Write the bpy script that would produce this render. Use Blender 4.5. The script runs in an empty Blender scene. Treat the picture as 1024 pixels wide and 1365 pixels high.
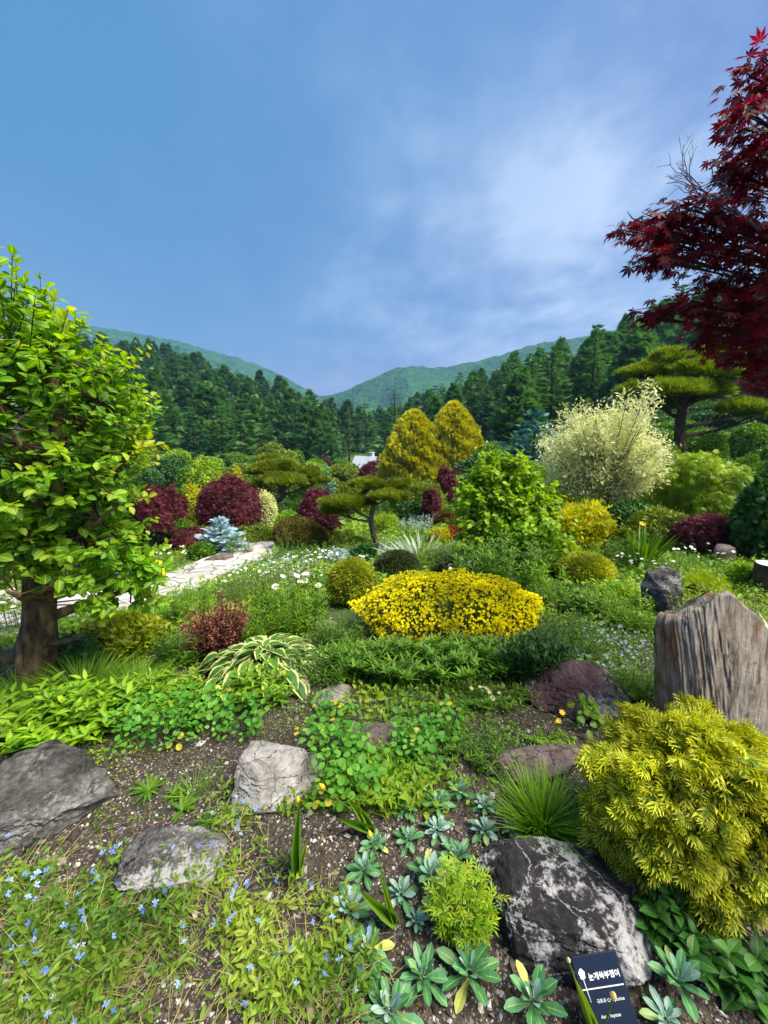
import bpy, math, random
import numpy as np
from math import radians as R_, sin, cos, pi

# ------------------------------------------------------------------ camera, light, sky
sc = bpy.context.scene
COL = sc.collection
F, U0, V0 = 530.0, 512.0, 682.5          # focal length and centre in pixels of the 1024x1365 photograph
PITCH = R_(11.4)
ZC = 1.6
cam_d = bpy.data.cameras.new('camera')
cam_d.sensor_fit = 'VERTICAL'; cam_d.sensor_height = 24.0; cam_d.lens = F / 1365 * 24.0
cam_d.clip_start = 0.05; cam_d.clip_end = 6000
cam = bpy.data.objects.new('camera', cam_d); COL.objects.link(cam)
cam.location = (0, 0, ZC); cam.rotation_euler = (pi / 2 - PITCH, 0, 0)
sc.camera = cam

SUN_EL, SUN_AZ = R_(58), R_(108)          # azimuth clockwise from +Y (the way the camera looks)
sun_d = bpy.data.lights.new('sun', 'SUN'); sun_d.energy = 4.3; sun_d.angle = R_(40); sun_d.color = (1.0, 0.93, 0.78)
sun = bpy.data.objects.new('sun', sun_d); COL.objects.link(sun)
sun.rotation_euler = (pi / 2 - SUN_EL, 0, pi - SUN_AZ)

sc.view_settings.view_transform = 'Standard'; sc.view_settings.look = 'None'
sc.view_settings.exposure = 1.2; sc.view_settings.gamma = 1.0

CP, SP = cos(PITCH), sin(PITCH)
def ray(u, v):
    dx, dy = (u - U0) / F, (V0 - v) / F
    return np.array([dx, CP + dy * SP, -SP + dy * CP])
def NN(nt, kind, **kw):
    n = nt.nodes.new(kind)
    for k, v in kw.items():
        if k.startswith('i_'): n.inputs[k[2:].replace('_', ' ')].default_value = v
        else: setattr(n, k, v)
    return n
def ramp(nt, fac, stops, interp='LINEAR'):
    n = nt.nodes.new('ShaderNodeValToRGB'); cr = n.color_ramp; cr.interpolation = interp
    while len(cr.elements) < len(stops): cr.elements.new(0.5)
    for e, (p, c) in zip(cr.elements, stops):
        e.position = p; e.color = (*c, 1) if len(c) == 3 else c
    if fac is not None: nt.links.new(fac, n.inputs[0])
    return n
def mixc(nt, fac, a, b, mode='MIX'):
    n = nt.nodes.new('ShaderNodeMix'); n.data_type = 'RGBA'; n.blend_type = mode
    for s, x in ((0, fac), (6, a), (7, b)):
        if isinstance(x, (int, float)): n.inputs[s].default_value = x
        elif isinstance(x, tuple): n.inputs[s].default_value = (*x, 1)
        elif x is not None: nt.links.new(x, n.inputs[s])
    return n.outputs[2]
def mth(nt, op, a, b=None, c=None):
    n = nt.nodes.new('ShaderNodeMath'); n.operation = op
    for s, x in enumerate((a, b, c)):
        if x is None: continue
        if isinstance(x, (int, float)): n.inputs[s].default_value = x
        else: nt.links.new(x, n.inputs[s])
    return n.outputs[0]

world = bpy.data.worlds.new('World'); sc.world = world; world.use_nodes = True
def build_sky():
    nt = world.node_tree; nt.nodes.clear(); L = nt.links
    out = NN(nt, 'ShaderNodeOutputWorld'); bg = NN(nt, 'ShaderNodeBackground'); bg.inputs[1].default_value = 0.1
    sky = NN(nt, 'ShaderNodeTexSky', sky_type='NISHITA', sun_disc=False)
    sky.sun_elevation = SUN_EL; sky.sun_rotation = SUN_AZ; sky.air_density = 1.3; sky.dust_density = 0.4; sky.ozone_density = 3.0
    tc = NN(nt, 'ShaderNodeTexCoord')
    gen = tc.outputs['Generated']
    # clouds lie on a flat layer: direction divided by its height
    sep = NN(nt, 'ShaderNodeSeparateXYZ'); L.new(gen, sep.inputs[0])
    zz = mth(nt, 'ADD', mth(nt, 'MAXIMUM', sep.outputs[2], 0.0), 0.28)
    px = mth(nt, 'DIVIDE', sep.outputs[0], zz); py = mth(nt, 'DIVIDE', sep.outputs[1], zz)
    cmb = NN(nt, 'ShaderNodeCombineXYZ'); L.new(px, cmb.inputs[0]); L.new(py, cmb.inputs[1])
    def nz(scale, loc, rot, sc3, det=5.0, dist=.3, rough=.5):
        mp = NN(nt, 'ShaderNodeMapping'); mp.inputs['Location'].default_value = loc; mp.inputs['Rotation'].default_value = (0, 0, rot); mp.inputs['Scale'].default_value = sc3
        n = NN(nt, 'ShaderNodeTexNoise', i_Scale=scale, i_Detail=det, i_Roughness=rough, i_Distortion=dist); L.new(cmb.outputs[0], mp.inputs[0]); L.new(mp.outputs[0], n.inputs['Vector']); return n.outputs[0]
    n1 = nz(1.5, (3.1, .4, .7), .9, (.9, 1.1, 1), dist=.5); n2 = nz(3.2, (1.0, 7.0, 2.0), .5, (1.15, .85, 1), 6.0, .35, .55); n3 = nz(8.0, (4.0, 2.0, 1.0), .3, (1.1, .9, 1), 5.0, .3, .6)
    def bank(u, v, w):
        d = ray(u, v); d = d / np.linalg.norm(d)
        dn = NN(nt, 'ShaderNodeVectorMath', operation='DOT_PRODUCT'); L.new(gen, dn.inputs[0]); dn.inputs[1].default_value = d
        return mth(nt, 'POWER', mth(nt, 'MAXIMUM', dn.outputs['Value'], 0.0), w)
    s = mth(nt, 'MULTIPLY_ADD', n3, .34, mth(nt, 'MULTIPLY_ADD', n2, .70, mth(nt, 'MULTIPLY_ADD', n1, .75, -.44)))
    for u, v, w, k in ((650, 330, 11.0, .05), (700, 262, 170.0, .17), (800, 252, 340.0, .24), (570, 285, 150.0, .10), (500, 250, 60.0, .05), (730, 380, 50.0, .08), (560, 450, 40.0, .06), (800, 60, 10.0, .05), (120, 420, 12.0, -.05), (330, 120, 20, -.03)):
        s = mth(nt, 'MULTIPLY_ADD', bank(u, v, w), k, s)
    cloud = ramp(nt, s, [(.30, (.45, .86, 2.22)), (.42, (.69, 1.10, 2.5)), (.52, (1.04, 1.45, 2.8)), (.64, (1.65, 2.12, 3.45)), (.90, (3.5, 3.9, 4.9))])
    teal = mixc(nt, mth(nt, 'MULTIPLY', bank(60, 60, 5.0), .95), cloud.outputs[0], (.22, 1.14, 2.4))
    teal = mixc(nt, mth(nt, 'MULTIPLY', bank(640, 20, 18.0), .35), teal, (.65, 1.6, 2.95))
    hz = ramp(nt, sep.outputs[2], [(0.02, (.85,) * 3), (.24, (0,) * 3)], 'EASE').outputs[0]
    veil = mixc(nt, mth(nt, 'MULTIPLY', hz, .8), teal, (1.5, 1.72, 3.4))
    c = mixc(nt, .12, veil, sky.outputs[0])
    L.new(c, bg.inputs[0]); L.new(bg.outputs[0], out.inputs[0])
build_sky()

# ------------------------------------------------------------------ numbers
CP, SP = cos(PITCH), sin(PITCH)
def rs(seed): return np.random.default_rng(seed)
def nrm(a):
    return a / np.maximum(np.linalg.norm(a, axis=-1, keepdims=True), 1e-9)
def _h(ix, iy, iz, seed):
    n = (ix.astype(np.int64) * 374761393 + iy.astype(np.int64) * 668265263 + iz.astype(np.int64) * 2147483647 + seed * 1274126177) & 0xffffffff
    n = ((n ^ (n >> 13)) * 1274126177) & 0xffffffff
    n = (n ^ (n >> 16)) & 0xffff
    return n / 65535.0
def vnoise(p, seed=0):
    p = np.asarray(p, float); i = np.floor(p).astype(np.int64); f = p - i; f = f * f * (3 - 2 * f)
    o = 0
    for dx in (0, 1):
        for dy in (0, 1):
            for dz in (0, 1):
                w = (f[:, 0] if dx else 1 - f[:, 0]) * (f[:, 1] if dy else 1 - f[:, 1]) * (f[:, 2] if dz else 1 - f[:, 2])
                o = o + w * _h(i[:, 0] + dx, i[:, 1] + dy, i[:, 2] + dz, seed)
    return o
def fbm(p, octv=4, seed=0, gain=0.5):
    a, s, o, t = 1.0, 1.0, 0, 0
    for k in range(octv):
        o = o + a * vnoise(np.asarray(p) * s, seed + k * 17); t += a; a *= gain; s *= 2.03
    return o / t - 0.5

# ------------------------------------------------------------------ terrain
PY = np.array([-10, 0, 2.5, 4, 5, 6.5, 8, 10, 12, 16, 20, 25, 30, 40, 50, 65, 80, 100, 130, 160, 200, 260, 400, 1500])
PL = np.array([0, 0, -.05, -.38, -.72, -.9, -1.0, -1.25, -1.5, -1.95, -2.3, -2.7, -2.9, -2.7, -2.0, 1.0, 4.5, 10, 18, 24.5, 32, 38, 45, 60])
PC = np.array([0, 0, 0, -.16, -.32, -.55, -.75, -1.0, -1.25, -1.7, -2.05, -2.45, -2.8, -3.2, -3.5, -3.6, -3.5, -3.0, -2, 0, 3, 6, 12, 40])
PM = np.array([0, 0, 0, -.1, -.2, -.35, -.5, -.65, -.8, -1.0, -1.1, -1.0, -.7, .3, 1.5, 3.5, 6, 9, 14, 18, 24, 30, 40, 60])
PR = np.array([0, 0, .0, -.05, -.1, -.2, -.25, -.3, -.3, .1, .7, 1.8, 3.0, 5.8, 9, 14, 19, 25, 34, 42, 52, 60, 70, 80])
RK = np.array([-1.1, -0.62, -0.05, 0.36, 0.8, 1.3])
def _tab(P):
    ys = np.concatenate([np.linspace(-10, 60, 701), np.linspace(60.5, 1500, 2880)])
    v = np.interp(ys, PY, P)
    k = np.ones(9) / 9
    vs = np.convolve(np.pad(v[:701], 4, 'edge'), k, 'valid')
    v[:701] = vs
    return ys, v
TABS = [_tab(P) for P in (PL * 1.25, PL, PC, PM, PR, PR * 1.2)]
def T(x, y):
    x = np.atleast_1d(np.asarray(x, float)); y = np.atleast_1d(np.asarray(y, float))
    r = np.clip(x / (np.abs(y) + 0.9), -1.1, 1.3)
    zs = [np.interp(y, *t) for t in TABS]
    z = np.zeros_like(x * 1.0)
    for k in range(5):
        a, b = RK[k], RK[k + 1]
        m = (r >= a) & (r <= b)
        w = np.clip((r - a) / (b - a), 0, 1); w = w * w * (3 - 2 * w)
        z = np.where(m, zs[k] * (1 - w) + zs[k + 1] * w, z)
    p = np.stack([x, y, x * 0], 1)
    z = z + fbm(p * 0.9, 3, 5) * 0.12 * np.clip(y / 3, .25, 1) + fbm(p * 6, 2, 9) * 0.03
    z = z + fbm(p * 0.035, 3, 15) * np.clip((y - 40) / 60, 0, 1) * 9
    return z
def T1(x, y): return float(T(x, y)[0])
def ray(u, v):
    dx, dy = (u - U0) / F, (V0 - v) / F
    return np.array([dx, CP + dy * SP, -SP + dy * CP])
def G(u, v):
    d = ray(u, v); o = np.array([0, 0, ZC])
    ts = np.concatenate([np.linspace(0.3, 12, 1200), np.linspace(12, 300, 3000)])
    P = o + ts[:, None] * d
    below = P[:, 2] < T(P[:, 0], P[:, 1])
    k = int(np.argmax(below)) if below.any() else len(ts) - 1
    p = P[k]; p[2] = T1(p[0], p[1])
    return p
def depth_of(p): return p[1] * CP - (p[2] - ZC) * SP
def spot(u, Y):
    z = 0.0; x = 0.0
    for _ in range(12):
        x = (u - U0) / F * (Y * CP - (z - ZC) * SP); z = T1(x, Y)
    return np.array([x, Y, z])
def top_h(p, vtop):
    k = (V0 - vtop) / F
    return ZC + p[1] * (k * CP - SP) / (CP + k * SP) - p[2]
def at_depth(u, v, Y):
    d = ray(u, v); t = Y / d[1]
    return np.array([0, 0, ZC]) + d * t
_a, _b = np.meshgrid(np.linspace(0, 2 * pi, 40, endpoint=False), np.linspace(0, pi / 2, 10))
HEMI = np.stack([(np.cos(_a) * np.cos(_b)).ravel(), (np.sin(_a) * np.cos(_b)).ravel(), np.sin(_b).ravel()], 1)
def proj(p):
    dz = p[:, 2] - ZC; dp = p[:, 1] * CP - dz * SP; up = p[:, 1] * SP + dz * CP
    return U0 + F * p[:, 0] / dp, V0 - F * up / dp
FIT = {'dr': .85}
def place(u, vtop, wpx, vbase=None, Y=None, dr=.85):
    """centre, width and height in metres of a dome that stands on the ground and shows as large as asked"""
    if Y is None:
        P = G(u, vbase); w = wpx * depth_of(P) / F; P = spot(u, P[1] + w * .4); h = max(top_h(P, vtop), .05)
    else: P = spot(u, Y); w = wpx * depth_of(P) / F; h = max(top_h(P, vtop), .05)
    x, y = P[0], P[1]
    for _ in range(30):
        q = HEMI * [w / 2, w * dr / 2, h] + P; uu, vv = proj(q); dep = depth_of(P)
        w *= (wpx / (uu.max() - uu.min())) ** .8
        x += (u - (uu.max() + uu.min()) / 2) * dep / F * .8
        if Y is None: y += np.clip((vv.max() - vbase) * dep * dep / (F * max(ZC - P[2], .5)) * .6, -.3 * dep, .3 * dep); y = max(y, .45)
        e = (vv.min() - vtop) * dep / F
        h += .6 * e
        if h < .12 * w and Y is None: h = .12 * w; dr = max(.3, dr * .96)
        h = max(h, .03)
        P = np.array([x, y, T1(x, y)])
    FIT['dr'] = dr
    return P, w, h

# ------------------------------------------------------------------ mesh builder
class Tpl:
    def __init__(s, v, q=(), t=(), e=None, a=None):
        s.v = np.asarray(v, float); s.q = np.asarray(q, int).reshape(-1, 4); s.t = np.asarray(t, int).reshape(-1, 3)
        s.e = np.zeros(len(s.v)) if e is None else np.asarray(e, float)
        s.a = np.clip(s.v[:, 1], 0, 1) if a is None else np.asarray(a, float)
def join_tpl(items):
    v, q, t, e, a, o = [], [], [], [], [], 0
    for tp, M, pos, sc_ in items:
        v.append((tp.v * sc_) @ np.asarray(M, float).T + np.asarray(pos)); q.append(tp.q + o); t.append(tp.t + o); e.append(tp.e); a.append(tp.a); o += len(tp.v)
    return Tpl(np.concatenate(v), np.concatenate(q), np.concatenate(t), np.concatenate(e), np.concatenate(a))
def frames(d, n):
    d = nrm(np.asarray(d, float)); x = nrm(np.cross(d, n)); z = np.cross(x, d)
    return np.stack([x, d, z], -1)
class Geo:
    def __init__(s): s.v, s.q, s.t, s.lf, s.qm, s.tm, s.n = [], [], [], [], [], [], 0
    def add(s, tp, M, pos, scale, rnd, mat=0):
        pos = np.atleast_2d(pos); N = len(pos)
        if N == 0: return
        M = np.broadcast_to(np.asarray(M, float), (N, 3, 3)); K = len(tp.v)
        scale = np.asarray(scale, float)
        if scale.ndim == 0: scale = np.full((N, 3), float(scale))
        elif scale.ndim == 1: scale = np.repeat(scale[:, None], 3, 1)
        lv = tp.v[None] * scale[:, None, :]
        s.v.append((np.einsum('nij,nkj->nki', M, lv) + pos[:, None]).reshape(-1, 3))
        off = s.n + (np.arange(N) * K)[:, None, None]
        if len(tp.q): s.q.append((tp.q[None] + off).reshape(-1, 4)); s.qm.append(np.full(N * len(tp.q), mat))
        if len(tp.t): s.t.append((tp.t[None] + off).reshape(-1, 3)); s.tm.append(np.full(N * len(tp.t), mat))
        rnd = np.broadcast_to(np.asarray(rnd, float), (N,))
        lf = np.stack([np.repeat(rnd, K), np.tile(tp.e, N), np.tile(tp.a, N)], 1)
        s.lf.append(lf); s.n += N * K
    def raw(s, v, q=(), t=(), rnd=0.5, mat=0):
        s.add(Tpl(v, q, t, a=np.zeros(len(v))), np.eye(3), [[0, 0, 0]], 1.0, rnd, mat)
    def tube(s, pts, rad, n=7, mat=0, rnd=0.5, bump=0.0, seed=0):
        pts = np.asarray(pts, float); m = len(pts); rad = np.broadcast_to(np.asarray(rad, float), (m,))
        tg = nrm(np.gradient(pts, axis=0)); ref = np.array([0.13, 0.2, 1.0]) if abs(tg[0][2]) < 0.9 else np.array([1.0, 0.1, 0])
        v = []
        x = nrm(np.cross(tg[0], ref))
        for k in range(m):
            x = nrm(x - tg[k] * np.dot(x, tg[k])); y = np.cross(tg[k], x)
            a = np.arange(n) / n * 2 * pi
            v.append(pts[k] + rad[k] * (np.cos(a)[:, None] * x + np.sin(a)[:, None] * y))
        v = np.concatenate(v)
        if bump:
            c = np.repeat(pts, n, 0); k = 1 + bump * 2 * fbm(v * np.array([9, 9, 3.5]) / max(rad.max() * 6, .05) + seed, 3, seed)
            v = c + (v - c) * k[:, None]
        q = []
        for k in range(m - 1):
            for j in range(n):
                q.append((k * n + j, k * n + (j + 1) % n, (k + 1) * n + (j + 1) % n, (k + 1) * n + j))
        v = np.concatenate([v, pts[-1:]]); t = [((m - 1) * n + j, (m - 1) * n + (j + 1) % n, m * n) for j in range(n)]
        s.raw(v, q, t, rnd, mat)
    def mesh(s, name, mats, smooth=False):
        me = bpy.data.meshes.new(name)
        if not s.v: return me
        v = np.concatenate(s.v); q = np.concatenate(s.q) if s.q else np.zeros((0, 4), int); t = np.concatenate(s.t) if s.t else np.zeros((0, 3), int)
        me.vertices.add(len(v)); me.vertices.foreach_set('co', v.astype(np.float32).ravel())
        me.loops.add(len(q) * 4 + len(t) * 3)
        me.loops.foreach_set('vertex_index', np.concatenate([q.ravel(), t.ravel()]).astype(np.int32))
        me.polygons.add(len(q) + len(t))
        st = np.concatenate([np.arange(len(q)) * 4, len(q) * 4 + np.arange(len(t)) * 3]).astype(np.int32)
        me.polygons.foreach_set('loop_start', st)
        mi = np.concatenate((s.qm if s.q else []) + (s.tm if s.t else [])).astype(np.int32)
        me.polygons.foreach_set('material_index', mi)
        me.polygons.foreach_set('use_smooth', np.full(len(q) + len(t), bool(smooth)))
        me.update(calc_edges=True)
        at = me.attributes.new('lf', 'FLOAT_VECTOR', 'POINT'); at.data.foreach_set('vector', np.concatenate(s.lf).astype(np.float32).ravel())
        for m in (mats if isinstance(mats, (list, tuple)) else [mats]): me.materials.append(m)
        return me
def tag(o, label=None, cat=None, group=None, kind=None):
    if label: o['label'] = label
    if cat: o['category'] = cat
    if group: o['group'] = group
    if kind: o['kind'] = kind
    return o
def thing(name, label, cat, loc=(0, 0, 0), rz=0.0, group=None):
    o = bpy.data.objects.new(name, None); o.empty_display_size = 0.1; COL.objects.link(o)
    o.location = tuple(loc); o.rotation_euler = (0, 0, rz)
    return tag(o, label, cat, group)
def obj(name, g, mats, parent=None, loc=(0, 0, 0), smooth=False):
    me = g.mesh(name, mats, smooth) if isinstance(g, Geo) else g
    o = bpy.data.objects.new(name, me); COL.objects.link(o); o.location = tuple(loc)
    if parent is not None: o.parent = parent
    return o
def copy_tree(root, loc, rz=0.0, scale=None, label=None):
    c = root.copy(); COL.objects.link(c); c.location = tuple(loc); c.rotation_euler = (0, 0, rz)
    if scale is not None: c.scale = scale if isinstance(scale, tuple) else (scale,) * 3
    if label: c['label'] = label
    for ch in list(root.children):
        d = ch.copy(); COL.objects.link(d); d.parent = c
        for g_ in list(ch.children):
            e = g_.copy(); COL.objects.link(e); e.parent = d
    return c

# ------------------------------------------------------------------ materials
_mats = {}
def leafmat(name, stops, edge=None, tip=None, trans=0.35, rough=0.5, mott=0.35, mscale=3.0, rib=0.0, gloss=0.35, edge_at=0.62, tip_at=(0.35, 0.95)):
    if name in _mats: return _mats[name]
    m = bpy.data.materials.new(name); m.use_nodes = True; nt = m.node_tree; nt.nodes.clear(); L = nt.links
    at = NN(nt, 'ShaderNodeAttribute', attribute_name='lf'); sp = NN(nt, 'ShaderNodeSeparateXYZ'); L.new(at.outputs['Vector'], sp.inputs[0])
    k = len(stops)
    c = ramp(nt, sp.outputs[0], [(i / max(k - 1, 1), s) for i, s in enumerate(stops)]).outputs[0]
    if tip:
        mr = NN(nt, 'ShaderNodeMapRange'); mr.inputs[1].default_value, mr.inputs[2].default_value = tip_at; L.new(sp.outputs[2], mr.inputs[0])
        c = mixc(nt, mr.outputs[0], c, tip)
    tc = NN(nt, 'ShaderNodeTexCoord')
    nz = NN(nt, 'ShaderNodeTexNoise', i_Scale=mscale, i_Detail=3.0); L.new(tc.outputs['Object'], nz.inputs['Vector'])
    mr2 = NN(nt, 'ShaderNodeMapRange'); mr2.inputs[1].default_value = .3; mr2.inputs[2].default_value = .7; mr2.inputs[3].default_value = 1 - mott; mr2.inputs[4].default_value = 1 + mott * .7; L.new(nz.outputs[0], mr2.inputs[0])
    vm = NN(nt, 'ShaderNodeVectorMath', operation='SCALE'); L.new(c, vm.inputs[0]); L.new(mr2.outputs[0], vm.inputs['Scale']); c = vm.outputs[0]
    if edge:
        n2 = NN(nt, 'ShaderNodeTexNoise', i_Scale=22.0, i_Detail=2.0); L.new(tc.outputs['Object'], n2.inputs['Vector'])
        e = mth(nt, 'GREATER_THAN', mth(nt, 'MULTIPLY_ADD', n2.outputs[0], 0.3, sp.outputs[1]), edge_at + .15)
        c = mixc(nt, e, c, edge)
    if rib:
        e = mth(nt, 'LESS_THAN', sp.outputs[1], 0.09)
        c = mixc(nt, mth(nt, 'MULTIPLY', e, rib), c, tuple(min(1, x * 2.2 + .02) for x in stops[-1]))
    bs = NN(nt, 'ShaderNodeBsdfPrincipled'); bs.inputs['Roughness'].default_value = rough; bs.inputs['Specular IOR Level'].default_value = gloss
    L.new(c, bs.inputs['Base Color'])
    tr = NN(nt, 'ShaderNodeBsdfTranslucent')
    hs = NN(nt, 'ShaderNodeHueSaturation'); hs.inputs['Hue'].default_value = .492; hs.inputs['Saturation'].default_value = 1.1; hs.inputs['Value'].default_value = 1.35
    L.new(c, hs.inputs['Color']); L.new(hs.outputs[0], tr.inputs[0])
    mx = NN(nt, 'ShaderNodeMixShader'); mx.inputs[0].default_value = trans
    L.new(bs.outputs[0], mx.inputs[1]); L.new(tr.outputs[0], mx.inputs[2])
    out = NN(nt, 'ShaderNodeOutputMaterial'); L.new(mx.outputs[0], out.inputs[0])
    _mats[name] = m
    return m
def plainmat(name, stops, scale=8.0, rough=0.85, bump=0.3, detail=6.0, stretch=(1, 1, 1), gloss=.3, coords='Object', bdist=.02):
    if name in _mats: return _mats[name]
    m = bpy.data.materials.new(name); m.use_nodes = True; nt = m.node_tree; nt.nodes.clear(); L = nt.links
    tc = NN(nt, 'ShaderNodeTexCoord'); mp = NN(nt, 'ShaderNodeMapping'); mp.inputs['Scale'].default_value = stretch; L.new(tc.outputs[coords], mp.inputs[0])
    nz = NN(nt, 'ShaderNodeTexNoise', i_Scale=scale, i_Detail=detail, i_Roughness=0.62); L.new(mp.outputs[0], nz.inputs['Vector'])
    k = len(stops)
    c = ramp(nt, nz.outputs[0], [(.28 + .44 * i / max(k - 1, 1), s) for i, s in enumerate(stops)]).outputs[0]
    bs = NN(nt, 'ShaderNodeBsdfPrincipled'); bs.inputs['Roughness'].default_value = rough; bs.inputs['Specular IOR Level'].default_value = gloss
    L.new(c, bs.inputs['Base Color'])
    if bump:
        b = NN(nt, 'ShaderNodeBump'); b.inputs['Strength'].default_value = bump; b.inputs['Distance'].default_value = bdist
        L.new(nz.outputs[0], b.inputs['Height']); L.new(b.outputs[0], bs.inputs['Normal'])
    out = NN(nt, 'ShaderNodeOutputMaterial'); L.new(bs.outputs[0], out.inputs[0])
    _mats[name] = m
    return m
BARK = plainmat('bark', [(.012, .009, .006), (.05, .035, .02), (.13, .095, .055)], 14, .9, .9, stretch=(1, 1, .35))
BARKG = plainmat('grey_bark', [(.05, .04, .035), (.14, .12, .10), (.26, .23, .2)], 16, .9, .7, stretch=(1, 1, .3))
STEM = leafmat('green_stem', [(.06, .14, .02), (.12, .22, .04)], trans=.1)
STEMB = plainmat('brown_stem', [(.03, .018, .01), (.09, .055, .03)], 20, .85, .3)

# ------------------------------------------------------------------ leaf templates (length along +Y, width along X, face towards +Z)
def tleaf(ts, ws, fold=.2, droop=.15, lift=0.0):
    v, e, a = [], [], []
    for t, w in zip(ts, ws):
        zc = lift * t - droop * t * t
        v += [(-w, t, zc + fold * w), (0, t, zc), (w, t, zc + fold * w)]; e += [1, 0, 1]; a += [t] * 3
    q = []
    for k in range(len(ts) - 1):
        o = 3 * k; q += [(o, o + 1, o + 4, o + 3), (o + 1, o + 2, o + 5, o + 4)]
    return Tpl(v, q, (), e, a)
def kite(w, fold=.15, mid=.45, droop=.1):
    v = [(0, 0, 0), (-w, mid, fold * w), (w, mid, fold * w), (0, 1, -droop), (0, mid, 0)]
    return Tpl(v, (), [(0, 4, 1), (0, 2, 4), (4, 3, 1), (4, 2, 3)], [0, 1, 1, 0, 0])
OVAL = tleaf([0, .12, .35, .6, .82, 1], [.03, .20, .34, .335, .22, .04], .22, .24, .05)
ROUNDL = tleaf([0, .1, .35, .65, .9, 1], [.03, .28, .43, .42, .24, .05], .15, .12)
NARROW = tleaf([0, .3, .65, 1], [.03, .1, .085, .005], .3, .25)
OBL = tleaf([0, .35, .65, .85, 1], [.04, .09, .17, .15, .03], .25, .12, .1)      # spoon shaped
HOSTA = tleaf([0, .12, .3, .5, .72, .9, 1], [.03, .17, .27, .29, .2, .075, .005], .3, .42, .12)
SWORD = tleaf([0, .35, .7, 1], [.035, .04, .028, .003], .35, .18)
BLADE = tleaf([0, .4, .75, 1], [.011, .010, .006, .001], .3, .45, .1)
K3 = kite(.26); K2 = kite(.17); KR = kite(.36); KN = kite(.09, .2, .4)
def rotY2(a):  # turn about Z (in the leaf's plane)
    return np.array([[cos(a), -sin(a), 0], [sin(a), cos(a), 0], [0, 0, 1]])
def rotX(a): return np.array([[1, 0, 0], [0, cos(a), -sin(a)], [0, sin(a), cos(a)]])
def rotYax(a): return np.array([[cos(a), 0, sin(a)], [0, 1, 0], [-sin(a), 0, cos(a)]])
MAPLE = join_tpl([(kite(.15, .2, .5, .08), rotY2(a), (0, .0, 0), s) for a, s in ((0, 1), (.62, .92), (-.62, .92), (1.25, .7), (-1.25, .7), (2.0, .38), (-2.0, .38))])
FINE = join_tpl([(kite(.07, .1, .4, .25), rotY2(a), (0, 0, 0), s) for a, s in ((0, 1), (.45, .85), (-.45, .85), (.95, .6), (-.95, .6))])
TRI = join_tpl([(tleaf([0, .15, .5, .85, 1], [.03, .26, .46, .36, .1], .12, .1), rotY2(a), (0.25 * -sin(a), .25 * cos(a), 0), .6) for a in (0, 1.9, -1.9)])
def cluster(tp, n, tilt, s0=1.0, seed=1, inner=True):
    rg = rs(seed); it = []
    for k in range(n):
        a = 2 * pi * k / n + rg.uniform(-.25, .25); t = tilt * rg.uniform(.7, 1.25)
        M = rotYax(a) @ rotX(-t) ; it.append((tp, M, (0, 0, 0), s0 * rg.uniform(.75, 1.1)))
    return join_tpl(it)
ROUND6 = cluster(kite(.30, .35, .62, -.1), 8, .62, 1, 3)
TUFT = cluster(kite(.035, .1, .5, 0), 12, .65, 1, 5)
TUFTUP = cluster(kite(.055, .1, .5, 0), 9, .5, 1, 6)
STARL = cluster(kite(.13, .2, .5), 7, 1.05, 1, 7)
def spray(n=6, w=.05, ang=.75, L0=.5):
    it = [(kite(.05, .1), np.eye(3), (0, 0, 0), 1)]
    for k in range(n):
        t = .12 + .75 * k / n; l = L0 * (1 - t * .75)
        for s in (-1, 1): it.append((kite(w / L0 * 1.0, .1), rotY2(s * ang), (0, t, -.03 * k / n), l))
    return join_tpl(it)
SPRAY = spray(6, .085, .85, .52)
SPRAY_LO = spray(4, .13, .85, .55)
def thread(seed=2):
    it = [(kite(.07, .2, .3), np.eye(3), (0, 0, 0), 1)]
    for t, s, l, a in ((.15, 1, .6, .55), (.28, -1, .58, .6), (.45, 1, .46, .6), (.58, -1, .4, .6), (.72, 1, .28, .65), (.8, -1, .22, .6)):
        it.append((kite(.11, .2, .4, .2), rotY2(s * a), (0, t, 0), l))
    return join_tpl(it)
THREAD = thread()

# ------------------------------------------------------------------ crowns
def lump_fn(K, sig, amp, rg):
    c = nrm(rg.normal(size=(K, 3)))
    h = rg.uniform(.6, 1, K)
    def f(d):
        o = np.zeros(len(d))
        for k in range(K): o = np.maximum(o, h[k] * np.exp((d @ c[k] - 1) / (sig * sig)))
        return 1 - amp + amp * o
    return f
def dome(n, w, d, h, rg, shell=.6, K=18, sig=.33, amp=.22, zmin=-.35, cz=.36):
    dr = nrm(rg.normal(size=(int(n * 1.8), 3))); dr = dr[dr[:, 2] > zmin][:n]
    f = lump_fn(K, sig, amp, rg)
    rr = shell + (1 - shell) * rg.random(len(dr)) ** .55
    rad = np.array([w / 2, d / 2, h * (1 - cz)])
    p = dr * (rr * f(dr))[:, None] * rad + np.array([0, 0, h * cz])
    p[:, 2] = np.maximum(p[:, 2], .015 * h)
    return p, nrm(dr / rad), rr
def blend_dir(nv, rg, out=1.0, rnd=.6, up=.3):
    return nrm(nv * out + rg.normal(size=nv.shape) * rnd + np.array([0, 0, up]))
def clumprnd(p, rg, size, amt=.55):
    a = vnoise(p / max(size, 1e-4) + rg.uniform(0, 50), int(rg.integers(999)))
    return np.clip(amt * a + (1 - amt) * rg.random(len(p)), 0, 1)
def stems_geo(w, h, rg, n=7, r=.012):
    g = Geo()
    for k in range(n):
        a = rg.uniform(0, 2 * pi); rr = rg.uniform(.12, .36) * w
        e = np.array([cos(a) * rr, sin(a) * rr, h * rg.uniform(.5, .75)])
        b = np.array([cos(a) * w * .04, sin(a) * w * .04, -0.03])
        m = b * .5 + e * .5 + rg.normal(size=3) * w * .03
        g.tube([b, m, e], [r, r * .7, r * .35], 5)
    return g
NLEAF = [0]
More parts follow.
